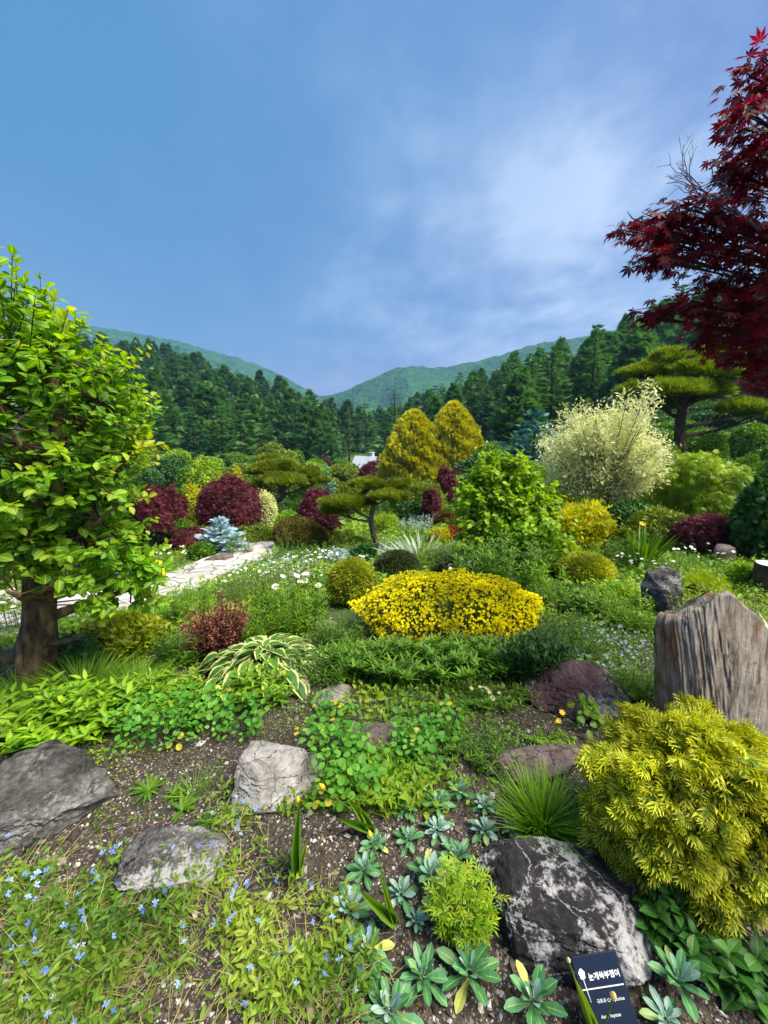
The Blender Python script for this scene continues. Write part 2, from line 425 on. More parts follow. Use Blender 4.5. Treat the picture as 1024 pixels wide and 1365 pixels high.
def bush(name, label, cat, P, w, h, mat, tp, size, cov=2.6, area=.3, shell=.6, K=18, sig=.33, amp=.22, out=1.0, rnd=.6, up=.3, cz=.36, zmin=-.35, d=None, group=None,
         stem=STEMB, nst=7, seed=None, csize=.22, jit=.35, nmax=40000, minpx=2.2, camt=.55, leafname='foliage'):
    rg = rs(seed if seed is not None else abs(hash_s(label)) % 99991)
    d = d or w * FIT['dr']; dep = max(depth_of(P), .5)
    L = max(size, minpx * dep / F * 1.33)
    A = 2 * pi * ((w * d / 4) ** .8 + (w * h / 2.5) ** .8) / 2 * 1.4
    n = int(min(nmax, max(120, cov * A / (L * L * area))))
    p, nv, rr = dome(n, w, d, h, rg, shell, K, sig, amp, zmin, cz)
    if shell < .7:      # ragged outline: some shoots stick out
        k_ = 1 + (rg.random(len(p)) < .07) * rg.exponential(.10, len(p)); c_ = np.array([0, 0, h * cz]); p = c_ + (p - c_) * k_[:, None]; p[:, 2] = np.maximum(p[:, 2], .01 * h)
    di = blend_dir(nv, rg, out, rnd, up)
    hint = nrm(nv + rg.normal(size=nv.shape) * .5 + np.array([0, 0, .35]))
    M = frames(di, hint)
    g = Geo(); g.add(tp, M, p - di * L * .35, L * rg.uniform(1 - jit, 1 + jit, len(p)), clumprnd(p, rg, csize * w, camt))
    NLEAF[0] += len(p)
    root = thing(name, label, cat, P, 0, group)
    obj(leafname, g, mat, root)
    if stem is not None:
        obj('stems', stems_geo(w, h, rg, nst, max(.01 * w, .006)), stem, root)
    return root
def hash_s(s):
    h = 7
    for ch in s: h = (h * 31 + ord(ch)) % 1000003
    return h
# ------------------------------------------------------------------ the setting: ground, path, hills
def soil_mat():
    m = bpy.data.materials.new('soil'); m.use_nodes = True; nt = m.node_tree; nt.nodes.clear(); L = nt.links
    tc = NN(nt, 'ShaderNodeTexCoord'); P = tc.outputs['Object']
    n1 = NN(nt, 'ShaderNodeTexNoise', i_Scale=2.2, i_Detail=8.0, i_Roughness=.7); L.new(P, n1.inputs['Vector'])
    n2 = NN(nt, 'ShaderNodeTexNoise', i_Scale=55.0, i_Detail=4.0, i_Roughness=.7); L.new(P, n2.inputs['Vector'])
    v = NN(nt, 'ShaderNodeTexVoronoi', i_Scale=95.0); L.new(P, v.inputs['Vector'])
    c = ramp(nt, n2.outputs[0], [(.3, (.012, .009, .007)), (.5, (.04, .03, .022)), (.7, (.10, .08, .065))]).outputs[0]
    sv = NN(nt, 'ShaderNodeSeparateColor'); L.new(v.outputs['Color'], sv.inputs[0])
    grit = mth(nt, 'MULTIPLY', mth(nt, 'GREATER_THAN', sv.outputs[0], .78), mth(nt, 'LESS_THAN', v.outputs['Distance'], .36))
    gc = ramp(nt, sv.outputs[1], [(0, (.06, .05, .042)), (.6, (.14, .125, .11)), (1, (.32, .3, .28))]).outputs[0]
    c = mixc(nt, grit, c, gc)
    # moss and low weeds cover the soil farther up the garden
    sp = NN(nt, 'ShaderNodeSeparateXYZ'); L.new(P, sp.inputs[0])
    mr = NN(nt, 'ShaderNodeMapRange'); mr.inputs[1].default_value = 2.0; mr.inputs[2].default_value = 4.5; L.new(sp.outputs[1], mr.inputs[0])
    mos = mth(nt, 'MULTIPLY', mr.outputs[0], mth(nt, 'GREATER_THAN', mth(nt, 'MULTIPLY_ADD', n2.outputs[0], .3, n1.outputs[0]), .52))
    gcol = ramp(nt, n2.outputs[0], [(.3, (.025, .05, .01)), (.55, (.06, .12, .02)), (.75, (.12, .18, .04))]).outputs[0]
    c = mixc(nt, mos, c, gcol)
    bs = NN(nt, 'ShaderNodeBsdfPrincipled'); bs.inputs['Roughness'].default_value = .95; L.new(c, bs.inputs['Base Color'])
    b = NN(nt, 'ShaderNodeBump'); b.inputs['Strength'].default_value = .9; b.inputs['Distance'].default_value = .012
    hh = mth(nt, 'MULTIPLY_ADD', grit, .5, n2.outputs[0]); L.new(hh, b.inputs['Height']); L.new(b.outputs[0], bs.inputs['Normal'])
    out = NN(nt, 'ShaderNodeOutputMaterial'); L.new(bs.outputs[0], out.inputs[0])
    return m
SOIL = soil_mat()
def sheet(nx, ny, X, Y, Z):
    v = np.stack([X.ravel(), Y.ravel(), Z.ravel()], 1)
    i = np.arange(ny * nx).reshape(ny, nx)
    q = np.stack([i[:-1, :-1].ravel(), i[:-1, 1:].ravel(), i[1:, 1:].ravel(), i[1:, :-1].ravel()], 1)
    return v, q
def build_ground():
    ny, nx = 520, 420
    t = np.linspace(0, 1, ny); ys = -3 + 6.5 * t * 1.6 + 410 * t ** 5 + 6 * t ** 2
    s = np.linspace(-1, 1, nx); s = np.sign(s) * np.abs(s) ** 1.3
    Y = np.repeat(ys[:, None], nx, 1); X = s[None, :] * (np.abs(ys)[:, None] * 1.75 + 5)
    Z = T(X.ravel(), Y.ravel())
    v, q = sheet(nx, ny, X, Y, Z)
    g = Geo(); g.raw(v, q)
    tag(obj('ground', g, SOIL, smooth=True), 'sloping garden ground of dark gritty soil', 'ground', kind='structure')
build_ground()

def interp_pts(pts, n):
    pts = np.asarray(pts, float); s = np.concatenate([[0], np.cumsum(np.linalg.norm(np.diff(pts[:, :2], axis=0), axis=1))]); t = np.linspace(0, s[-1], n)
    o = np.stack([np.interp(t, s, pts[:, k]) for k in range(pts.shape[1])], 1)
    k = np.ones(5) / 5
    for j in range(pts.shape[1]): o[2:-2, j] = np.convolve(o[:, j], k, 'valid')
    return o
PATH_PX = [(-420, 900, 1.5), (-160, 870, 1.45), (0, 838, 1.4), (130, 806, 1.35), (222, 785, 1.25), (272, 764, 1.2), (318, 745, 1.2), (345, 733, 1.25), (356, 724, 1.3), (372, 712, 1.5)]
PATH = interp_pts([(*G(u, v)[:2], w) for u, v, w in PATH_PX], 120)
def on_path(x, y, m=0.0):
    d = np.sqrt((np.asarray(x)[:, None] - PATH[None, :, 0]) ** 2 + (np.asarray(y)[:, None] - PATH[None, :, 1]) ** 2)
    k = d.argmin(1)
    return d.min(1) < PATH[k, 2] / 2 + m
def build_path():
    m = bpy.data.materials.new('path_stone'); m.use_nodes = True; nt = m.node_tree; nt.nodes.clear(); L = nt.links
    tc = NN(nt, 'ShaderNodeTexCoord'); P = tc.outputs['Object']
    w = NN(nt, 'ShaderNodeTexNoise', i_Scale=3.0); L.new(P, w.inputs['Vector'])
    ad = NN(nt, 'ShaderNodeVectorMath', operation='MULTIPLY_ADD'); L.new(w.outputs['Color'], ad.inputs[0]); ad.inputs[1].default_value = (.25, .25, 0); L.new(P, ad.inputs[2])
    ve = NN(nt, 'ShaderNodeTexVoronoi', i_Scale=2.6, feature='DISTANCE_TO_EDGE'); L.new(ad.outputs[0], ve.inputs['Vector'])
    vc = NN(nt, 'ShaderNodeTexVoronoi', i_Scale=2.6); L.new(ad.outputs[0], vc.inputs['Vector'])
    sc_ = NN(nt, 'ShaderNodeSeparateColor'); L.new(vc.outputs['Color'], sc_.inputs[0])
    c = ramp(nt, sc_.outputs[0], [(0, (.40, .38, .35)), (.5, (.52, .50, .48)), (.8, (.50, .44, .40)), (1, (.6, .58, .56))]).outputs[0]
    nz = NN(nt, 'ShaderNodeTexNoise', i_Scale=40.0, i_Detail=5.0); L.new(P, nz.inputs['Vector'])
    c = mixc(nt, .35, c, nz.outputs[0], 'OVERLAY')
    j = mth(nt, 'LESS_THAN', ve.outputs['Distance'], .035)
    c = mixc(nt, j, c, (.2, .18, .15))
    bs = NN(nt, 'ShaderNodeBsdfPrincipled'); bs.inputs['Roughness'].default_value = .85; L.new(c, bs.inputs['Base Color'])
    b = NN(nt, 'ShaderNodeBump'); b.inputs['Strength'].default_value = .6; b.inputs['Distance'].default_value = .02
    L.new(mth(nt, 'MULTIPLY_ADD', mth(nt, 'MINIMUM', ve.outputs['Distance'], .08), 6.0, nz.outputs[0]), b.inputs['Height']); L.new(b.outputs[0], bs.inputs['Normal'])
    out = NN(nt, 'ShaderNodeOutputMaterial'); L.new(bs.outputs[0], out.inputs[0])
    n = len(PATH); tg = nrm(np.gradient(PATH[:, :2], axis=0)); nm = np.stack([-tg[:, 1], tg[:, 0]], 1)
    ks = np.linspace(-.5, .5, 9)
    rag = fbm(np.stack([np.arange(n) * .35, np.zeros(n), np.zeros(n)], 1), 3, 3) * .35
    X = PATH[:, 0:1] + nm[:, 0:1] * ks * (PATH[:, 2:3] + rag[:, None]); Y = PATH[:, 1:2] + nm[:, 1:2] * ks * (PATH[:, 2:3] + rag[:, None])
    Z = T(X.ravel(), Y.ravel()).reshape(X.shape)
    Z = Z.mean(1, keepdims=True) * .3 + Z * .7 + .045
    v, q = sheet(9, n, X, Y, Z)
    g = Geo(); g.raw(v, q)
    # side skirt so that the slabs have thickness
    for col in (0, 8):
        a = np.arange(n) * 9 + col; low = v[a] - np.array([0, 0, .14]); vv = np.concatenate([v[a], low]); i = np.arange(n - 1)
        qq = np.stack([i, i + 1, i + 1 + n, i + n], 1); g.raw(vv, qq)
    tag(obj('path', g, m, smooth=True), 'pale stone path curving between the garden beds', 'path', kind='structure')
build_path()

def build_hills(prof, D0, D1, seed, label, base_v=575.0):
    us = np.linspace(prof[0][0], prof[-1][0], 420); nd = 90
    pv = np.interp(us, [p[0] for p in prof], [p[1] for p in prof])
    k = np.ones(9) / 9; pv[4:-4] = np.convolve(pv, k, 'valid')
    az = (us - U0) / F
    t = np.linspace(0, 1.35, nd)
    TT, AZ = np.meshgrid(t, az, indexing='ij')
    D = D0 + (D1 - D0) * TT
    X = AZ * D; Y = D.copy()
    hr = (575.0 - pv) / F * 1.02
    ridge = hr * D1
    s = np.where(TT <= 1, TT ** 1.15, 1 - (TT - 1) * 1.5)
    P = np.stack([X.ravel(), Y.ravel(), np.zeros(X.size)], 1)
    spur = fbm(P / 130.0, 3, seed).reshape(X.shape) * 60 * np.sin(np.clip(TT, 0, 1) * pi) + np.abs(fbm(P * [1 / 70, 1 / 260, 1], 3, seed + 4).reshape(X.shape)) * -80 * np.sin(np.clip(TT, 0, 1) * pi) ** 1
    Z = ridge[None] * s + spur + fbm(P / 9.0, 3, seed + 9).reshape(X.shape) * 7
    v, q = sheet(len(us), nd, X, Y, np.maximum(Z, -6.0))
    g = Geo(); g.raw(v, q)
    return tag(obj('hills', g, HILL, smooth=False), label, 'hill', kind='structure')
def hill_mat():
    m = bpy.data.materials.new('far_forest'); m.use_nodes = True; nt = m.node_tree; nt.nodes.clear(); L = nt.links
    tc = NN(nt, 'ShaderNodeTexCoord'); P = tc.outputs['Object']
    n1 = NN(nt, 'ShaderNodeTexNoise', i_Scale=.012, i_Detail=5.0); L.new(P, n1.inputs['Vector'])
    v = NN(nt, 'ShaderNodeTexVoronoi', i_Scale=.11); L.new(P, v.inputs['Vector'])
    sv = NN(nt, 'ShaderNodeSeparateColor'); L.new(v.outputs['Color'], sv.inputs[0])
    f = mth(nt, 'MULTIPLY_ADD', sv.outputs[0], .35, mth(nt, 'MULTIPLY', n1.outputs[0], .8))
    c = ramp(nt, f, [(.25, (.006, .03, .014)), (.5, (.013, .068, .026)), (.8, (.035, .12, .035))]).outputs[0]
    bs = NN(nt, 'ShaderNodeBsdfPrincipled'); bs.inputs['Roughness'].default_value = .95; bs.inputs['Specular IOR Level'].default_value = .1; L.new(c, bs.inputs['Base Color'])
    b = NN(nt, 'ShaderNodeBump'); b.inputs['Strength'].default_value = 1.0; b.inputs['Distance'].default_value = 3.5; b.invert = True
    L.new(v.outputs['Distance'], b.inputs['Height']); L.new(b.outputs[0], bs.inputs['Normal'])
    out = NN(nt, 'ShaderNodeOutputMaterial'); L.new(bs.outputs[0], out.inputs[0])
    return m
HILL = hill_mat()
build_hills([(-500, 425), (-100, 436), (120, 444), (185, 452), (250, 464), (330, 485), (380, 503), (425, 529), (470, 540), (560, 556), (800, 570)], 420, 1000, 21, 'hazy wooded mountain on the left sloping down to the valley notch')
build_hills([(250, 572), (380, 548), (425, 531), (450, 528), (480, 516), (520, 498), (545, 493), (580, 497), (640, 486), (700, 468), (760, 460), (900, 440), (1500, 420)], 420, 830, 33, 'hazy wooded mountain right of the valley notch')

# ------------------------------------------------------------------ conifers of the hillsides
CON_D = leafmat('dark_conifer', [(.025, .085, .03), (.055, .155, .05), (.10, .22, .065)], trans=.25, rough=.6, mott=.5, mscale=.35)
CON_M = leafmat('mid_conifer', [(.04, .13, .03), (.08, .21, .045), (.145, .30, .06)], trans=.3, rough=.6, mott=.5, mscale=.35)
CON_L = leafmat('larch', [(.035, .12, .02), (.07, .19, .03), (.13, .27, .045)], trans=.35, rough=.6, mott=.4, mscale=.35)
def conifer_parts(h, r, rg, wh=13, per=8, sp=SPRAY, size=.42, power=.75, lift=.12, low=.1, tufts=True):
    tr = Geo(); tr.tube([[0, 0, -.3], [0, 0, h * .5], [rg.normal() * .02 * h, rg.normal() * .02 * h, h * .97]], [h * .022, h * .014, h * .003], 7, seed=3)
    pos, di, sz = [], [], []
    for k in range(wh):
        t = (k + rg.uniform(-.3, .3)) / wh; z = h * (low + (1 - low) * t)
        R = r * max((1 - t), .03) ** power * rg.uniform(.78, 1.12)
        m = max(4, int(per * (.55 + .6 * (1 - t)))); a0 = rg.uniform(0, 6.28)
        for j in range(m):
            a = a0 + 2 * pi * j / m + rg.uniform(-.25, .25); Rj = R * rg.uniform(.72, 1.15)
            d = np.array([cos(a), sin(a), lift * (.4 + t * 2.2)]); 
            for f in (.25, .52, .78):
                pos.append([d[0] * Rj * f, d[1] * Rj * f, z + Rj * f * d[2] - .10 * Rj * f * f]); di.append(d + rg.normal(size=3) * .16); sz.append(max(Rj * size * 1.1, r * .16) * rg.uniform(.8, 1.2))
                if f > .4:
                    for s in (-1, 1):
                        dd = np.array([cos(a + s * .75), sin(a + s * .75), lift * (.5 + t)]); pos.append(pos[-1 if s < 0 else -2][:]); di.append(dd + rg.normal(size=3) * .2); sz.append(max(Rj * size * .75, r * .13) * rg.uniform(.7, 1.1))
    pos.append([0, 0, h * .93]); di.append([0.02, 0.05, 1]); sz.append(h * .09)
    pos, di, sz = np.array(pos), nrm(np.array(di)), np.array(sz)
    M = frames(di, np.array([0, 0, 1.0]) + rg.normal(size=di.shape) * .35)
    cr = Geo(); cr.add(sp, M, pos, sz, clumprnd(pos, rg, r * .5, .4))
    return tr, cr
def pine_parts(h, r, rg, n=420):
    tr = Geo(); tr.tube([[0, 0, -.3], [0, 0, h * .5], [rg.normal() * .03 * h, 0, h * .93]], [h * .022, h * .015, h * .004], 7)
    z = rg.random(n) ** .9; R = r * np.sin(np.clip((1 - z) * 1.25 + .12, 0, pi / 2)) ** 1.0 * rg.uniform(.75, 1.12, n); a = rg.uniform(0, 2 * pi, n)
    # boughs in layers
    z = z + .03 * np.sin(z * 40 + a * 2)
    p = np.stack([np.cos(a) * R, np.sin(a) * R, h * (.05 + .93 * z)], 1)
    di = nrm(np.stack([np.cos(a) * 1.0, np.sin(a) * 1.0, .35 + .5 * z], 1) + rg.normal(size=(n, 3)) * .3)
    s = r * .42 * rg.uniform(.7, 1.25, n) * (1 - .35 * z)
    cr = Geo(); c = clumprnd(p, rg, r * .5, .4)
    cr.add(SPRAY_LO, frames(di, np.array([0, 0, 1.0]) + rg.normal(size=di.shape) * .5), p - di * s[:, None] * .5, s, c)
    cr.add(SPRAY_LO, frames(nrm(di + rg.normal(size=di.shape) * .6), np.array([0, 0, 1.0]) + rg.normal(size=di.shape) * .5), p - di * s[:, None] * .6, s * .9, c)
    return tr, cr
def combine(tr, cr, name, mat):
    # one mesh for the far trees: trunk material first, foliage second
    g = Geo(); g.v = tr.v + [x for x in cr.v]; g.lf = tr.lf + cr.lf
    o = tr.n; g.q = tr.q + [x + o for x in cr.q]; g.t = tr.t + [x + o for x in cr.t]
    g.qm = tr.qm + [np.full(len(x), 1) for x in cr.q]; g.tm = tr.tm + [np.full(len(x), 1) for x in cr.t]; g.n = o + cr.n
    return g.mesh(name, [BARK, mat])
def forest():
    rg = rs(404)
    far = []
    for k in range(6):
        r = rg.uniform(3.1, 4.0); h = rg.uniform(8.5, 11)
        if k % 3 == 2: tr, cr = conifer_parts(h, r, rg, 13, 9, SPRAY_LO, .55, .7, low=.04)
        else: tr, cr = pine_parts(h, r * 1.05, rg)
        far.append(combine(tr, cr, 'conifer', (CON_D, CON_M, CON_L, CON_D, CON_M, CON_D)[k]))
    Y = 58.0; n = 0
    while Y < 215:
        w = 5.0 + Y * .012
        x0, x1 = ((60 if Y < 150 else 110) - U0) / F * Y, (575 - U0) / F * Y
        if Y < 75: x1 = (470 - U0) / F * Y
        x = x0 + rg.uniform(0, w)
        while x < x1:
            xx, yy = x + rg.normal() * .8, Y + rg.normal() * 1.6
            z = T1(xx, yy); u = U0 + F * xx / yy; vt = 575 - (z + 9 - ZC) / yy * F
            if (u < 480 or Y > 75) and vt < 585:
                o = bpy.data.objects.new('conifer', far[int(rg.integers(6))]); COL.objects.link(o); n += 1
                s = rg.uniform(.78, 1.2); o.location = (xx, yy, z - .1); o.scale = (s * rg.uniform(.9, 1.1), s, s * rg.uniform(.9, 1.12)); o.rotation_euler = (0, 0, rg.uniform(0, 6.28))
                tag(o, 'dark green conifer packed among many others on the wooded slope left of the valley', 'conifer', 'conifers of the dense wood left of the valley')
            x += w * rg.uniform(.8, 1.2)
        Y += 6.5 + Y * .022
    near = []
    for k in range(4):
        r = rg.uniform(3.6, 4.4); h = rg.uniform(10, 12.5)
        if k % 2 == 0: tr, cr = conifer_parts(h, r, rg, 19, 11, SPRAY, .46, .66, low=.03)
        else: tr, cr = pine_parts(h, r, rg, 900)
        mt = (CON_D, CON_M, CON_L, CON_M)[k]
        root = thing('conifer', 'x', 'conifer', (0, -500, -500)); obj('trunk', tr, BARK, root); obj('crown', cr, mt, root); near.append(root)
    Y = 37.0; m = 0
    while Y < 104:
        w = 4.6 + Y * .02
        x = (560 + (Y < 45) * 110 - U0) / F * Y + rg.uniform(0, w); x1 = ((1060 + 90 * (Y < 60)) - U0) / F * Y
        while x < x1:
            xx, yy = x + rg.normal() * .8, Y + rg.normal() * 1.3; z = T1(xx, yy)
            root = near[int(rg.integers(4))]; s = rg.uniform(.75, 1.12); us_ = U0 + F * xx / yy
            vs_ = np.interp(us_, [540, 600, 640, 700, 760, 830, 900, 1024], [526, 506, 488, 464, 442, 412, 384, 360]) + rg.uniform(-6, 8); s = min(s, top_h(np.array([xx, yy, z]), vs_) / 12.3)
            if s < .42: x += w * .5; continue
            copy_tree(root, (xx, yy, z - .1), rg.uniform(0, 6.28), (s, s, s * rg.uniform(.92, 1.15)), 'tall green conifer packed among others on the steep slope right of the valley')['group'] = 'conifers on the steep slope right of the valley'
            m += 1; x += w * rg.uniform(.8, 1.25)
        Y += 6.0 + Y * .03
    for root in near:
        for ch in list(root.children): bpy.data.objects.remove(ch)
        bpy.data.objects.remove(root)
    # single trees that stand out from the wood
    def one(name, label, u, vt, wpx, Y, mat, kind, seed):
        P = spot(u, Y); h = top_h(P, vt); w = wpx * depth_of(P) / F; rr = rs(seed)
        tr, cr = conifer_parts(h, w / 2, rr, 17, 9, SPRAY, .44, .72) if kind == 'spruce' else pine_parts(h, w / 2, rr, 600) if kind == 'pine' else conifer_parts(h, w / 2, rr, 14, 7, SPRAY, .36, .95, .25, .15)
        root = thing(name, label, 'conifer', P); obj('trunk', tr, BARK, root); obj('crown', cr, mat, root)
    one('conifer', 'slim pale green larch standing in front of the dark wood in the valley floor', 466, 545, 34, 52, CON_L, 'larch', 61)
    one('conifer', 'taller light green larch with thin spreading boughs right of the valley floor', 527, 520, 48, 58, CON_L, 'larch', 62)
    one('conifer', 'dark spruce with thin pointed tip just left of the twin golden conifers', 513, 572, 34, 38, CON_D, 'spruce', 63)
    one('conifer', 'light green larch with feathery crown on the ridge of the steep slope', 588, 512, 55, 62, CON_L, 'larch', 64)
    one('conifer', 'sparse pale conifer top poking above the slope under the red maple', 900, 378, 70, 88, CON_L, 'larch', 65)
    one('conifer', 'smaller sparse pale conifer top on the skyline of the steep slope', 862, 398, 48, 90, CON_L, 'larch', 66)
    one('conifer', 'dark bushy conifer rising tallest on the skyline right of the mountains', 788, 440, 75, 66, CON_D, 'pine', 67)
    one('conifer', 'large dark layered conifer low on the left wooded slope behind the big leafy tree', 205, 520, 85, 48, CON_M, 'spruce', 68)
    one('conifer', 'broad layered conifer low on the left slope beside the pale willow', 300, 540, 62, 50, CON_M, 'spruce', 69)
    one('conifer', 'second broad layered conifer at the foot of the left slope above the yellow tree', 262, 548, 55, 50, CON_D, 'spruce', 70)
forest()
# ------------------------------------------------------------------ foliage colours of the garden
def LM(name, *st, **k): return leafmat(name, list(st), **k)
M_LIME = LM('lime_leaf', (.14, .26, .01), (.27, .42, .015), (.42, .55, .03))
M_GREEN = LM('green_leaf', (.04, .13, .008), (.10, .23, .012), (.19, .34, .02))
M_FRESH = LM('fresh_leaf', (.08, .22, .006), (.18, .36, .010), (.32, .48, .025), rib=.35)
M_DKGR = LM('dark_green_leaf', (.02, .07, .012), (.045, .14, .02), (.09, .21, .03), trans=.2)
M_OLIVE = LM('olive_leaf', (.07, .13, .008), (.16, .23, .012), (.28, .34, .02), trans=.25)
M_GOLD = LM('golden_leaf', (.22, .29, .006), (.52, .52, .008), (.74, .68, .02))
M_YELLOW = LM('yellow_tuft', (.58, .58, .004), (.80, .76, .006), (.9, .86, .02), trans=.3, tip=(.92, .87, .02), tip_at=(.2, .8))
M_GLOBE = LM('golden_globe', (.09, .16, .008), (.30, .36, .01), (.58, .56, .014), trans=.25)
M_DGLOBE = LM('dark_globe', (.02, .035, .008), (.05, .075, .014), (.11, .13, .025), trans=.15)
M_MAPLE = LM('purple_maple', (.05, .009, .011), (.12, .018, .024), (.21, .045, .05), trans=.3)
M_MAPLE2 = LM('red_purple_maple', (.05, .008, .012), (.12, .018, .03), (.22, .04, .055), trans=.35)
M_BLUE = LM('blue_spruce', (.20, .36, .40), (.36, .54, .58), (.54, .70, .74), trans=.1, mott=.2)
M_TEAL = LM('teal_spruce', (.05, .19, .16), (.09, .28, .24), (.17, .40, .36), trans=.1, mott=.3)
M_PINE = LM('pine_needle', (.07, .12, .006), (.17, .235, .010), (.36, .41, .03), trans=.25)
M_ARB = LM('golden_arborvitae', (.05, .10, .004), (.12, .18, .005), (.24, .28, .008), tip=(.88, .80, .012), trans=.25, tip_at=(.25, .85))
M_PALE = LM('variegated_leaf', (.42, .48, .14), (.66, .68, .30), (.86, .85, .58), trans=.35)
M_RED = LM('red_leaf', (.25, .006, .008), (.5, .01, .015), (.7, .03, .03))
M_SILV = LM('silver_leaf', (.25, .36, .33), (.42, .54, .52), (.62, .72, .72), trans=.15)
M_WHITE = LM('white_petal', (.75, .76, .72), (.85, .85, .82), trans=.25, mott=.05)
M_EYE = LM('yellow_eye', (.65, .42, .01), (.8, .55, .02), trans=.1)
M_WEEP = LM('weeping_leaf', (.14, .26, .008), (.28, .42, .01), (.44, .55, .02))
M_BROWN = LM('dry_leaf', (.10, .06, .02), (.22, .14, .05), (.35, .26, .1))

# ------------------------------------------------------------------ rounded trees and shrubs at the foot of the hills
def tree_round(label, u, vt, wpx, Y, mat, tp=K3, size=.25, name='tree', cat='tree', group=None, cov=1.6, hh=None, **k):
    P, w, h = place(u, vt, wpx, Y=Y)
    rg = rs(hash_s(label) + int(u))
    root = thing(name, label, cat, P, 0, group)
    L = max(size, 2.6 * depth_of(P) / F * 1.33)
    cz = .52
    A = 4 * pi * (w / 2) ** 2
    n = int(min(14000, max(200, cov * A / (L * L * .28))))
    p, nv, rr = dome(n, w, w, h, rg, .6, 16, .34, .25, -.85, cz)
    p[:, 2] = np.maximum(p[:, 2], h * .12)
    di = blend_dir(nv, rg, .7, .7, k.get('up', .1)); g = Geo()
    g.add(tp, frames(di, nrm(nv + [0, 0, .6] + rg.normal(size=nv.shape) * .5)), p - di * L * .3, L * rg.uniform(.7, 1.3, len(p)), clumprnd(p, rg, w * .2, .5))
    obj('crown', g, mat, root)
    t = Geo(); t.tube([[0, 0, -.2], [rg.normal() * .03 * w, 0, h * .4], [rg.normal() * .05 * w, 0, h * .75]], [w * .035, w * .025, w * .008], 7)
    for j in range(5):
        a = rg.uniform(0, 6.28); t.tube([[0, 0, h * .3], [cos(a) * w * .15, sin(a) * w * .15, h * .5], [cos(a) * w * .3, sin(a) * w * .3, h * .68]], [w * .018, w * .012, w * .004], 5)
    obj('trunk', t, BARK, root)
    return root
def foot_trees():
    rg = rs(77)
    tree_round('pale willow like tree with tall rounded crown in front of the dark wood', 364, 585, 42, 40, M_OLIVE, size=.3)
    tree_round('small round pale green tree beside the pale willow like tree', 398, 596, 22, 42, M_GREEN)
    tree_round('bright yellow green tree behind the dark red maple mounds', 276, 602, 56, 15.5, M_LIME, size=.12, cov=2)
    tree_round('round mid green tree left of the white house', 455, 610, 36, 44, M_GREEN)
    n = 0
    for Y, du, v0 in ((42, 38, 604), (34, 46, 612), (27, 52, 622)):
        u = 150 + rg.uniform(0, 20)
        while u < 560:
            if not (462 < u < 522 and Y < 47):
                m = [M_GREEN, M_GREEN, M_OLIVE, M_FRESH, M_DKGR][int(rg.integers(5))]
                w = du * rg.uniform(.85, 1.4)
                tree_round('rounded light green tree in the low band at the foot of the wooded slope', u, v0 + rg.uniform(-9, 8) + max(0, (u - 380)) * .06, w, Y + rg.uniform(-2, 2), m, name='tree', group='rounded trees along the foot of the hills', cov=1.5, size=.22)
                n += 1
            u += du * rg.uniform(.75, 1.1)
    # right: green shrubs and low trees climbing under the conifers
    u = 590
    for Y, v0, us in ((30, 600, (650, 690, 735, 1005, 955)), (21, 590, (940, 985, 1030, 868)), (24, 588, (660, 705)), (17, 575, (835, 880, 925, 960, 1000, 1035)), (26, 560, (850, 900, 950, 1000, 1040)), (19, 606, (640, 690))):
        for u in us:
            m = [M_GREEN, M_DKGR, M_GREEN][int(rg.integers(3))]
            tree_round('dense mid green bush at the foot of the steep slope', u, v0 + rg.uniform(-22, 10), rg.uniform(60, 85), Y + rg.uniform(-2, 2), m, name='bush', cat='bush', group='bushes under the conifers of the steep slope', cov=1.6, size=.18)
foot_trees()

# ------------------------------------------------------------------ clipped, mounded and golden shrubs
def mound(label, u, vt, wpx, vbase=None, Y=None, mat=M_GREEN, tp=K3, size=.03, name='shrub', cat='shrub', hmin=0, dr=.85, **k):
    P, w, h = place(u, vt, wpx, vbase, Y, dr)
    h = max(h, hmin * w)
    return bush(name, label, cat, P, w, h, mat, tp, size, **k)
FN = dict(shell=.8, amp=.06, K=26, sig=.2, rnd=.7)          # clipped
mound('small golden clipped globe shrub with dark green underside, left of the big yellow mound', 469, 744, 66, 814, mat=M_GLOBE, tp=STARL, size=.05, cov=3.4, **FN)
mound('dark olive clipped globe shrub behind the left end of the big yellow mound', 529, 733, 62, 778, mat=M_DGLOBE, tp=STARL, size=.04, cov=3.4, **FN)
mound('smaller dark olive globe shrub behind the middle of the yellow mound, beside white daisies', 605, 741, 50, 775, mat=M_DGLOBE, tp=STARL, size=.04, cov=3.2, **FN)
mound('golden topped clipped globe shrub between the stripy lily shoots and the dark upright rock', 780, 737, 80, 783, mat=M_GLOBE, tp=STARL, size=.05, cov=3.4, **FN)
mound('wide clipped olive brown box shrub at the bend of the path', 402, 687, 82, 738, mat=LM('bronze_box', (.05, .05, .008), (.14, .12, .014), (.27, .22, .03), trans=.2), tp=STARL, size=.06, cov=3.2, shell=.78, amp=.12, K=14, sig=.3, rnd=.7)
mound('orange brown clipped ball shrub beside the red flower plume', 594, 680, 34, 707, mat=LM('rust_box', (.06, .03, .006), (.14, .08, .012), (.25, .15, .02), trans=.2), tp=STARL, size=.05, cov=3.2, **FN)
mound('small dark clipped ball behind the orange brown ball shrub', 570, 678, 24, 702, mat=M_DGLOBE, tp=STARL, size=.05, cov=3, **FN)
mound('lime green low hedge mound below the teal spruce', 706, 613, 92, Y=13.5, mat=M_FRESH, tp=K3, size=.05, cov=2.8, shell=.75, amp=.08)
mound('big loose golden shrub right of the leafy green tree', 775, 663, 112, 752, mat=M_GOLD, tp=K2, size=.09, cov=2.4, amp=.28, K=22, sig=.28, up=.5)
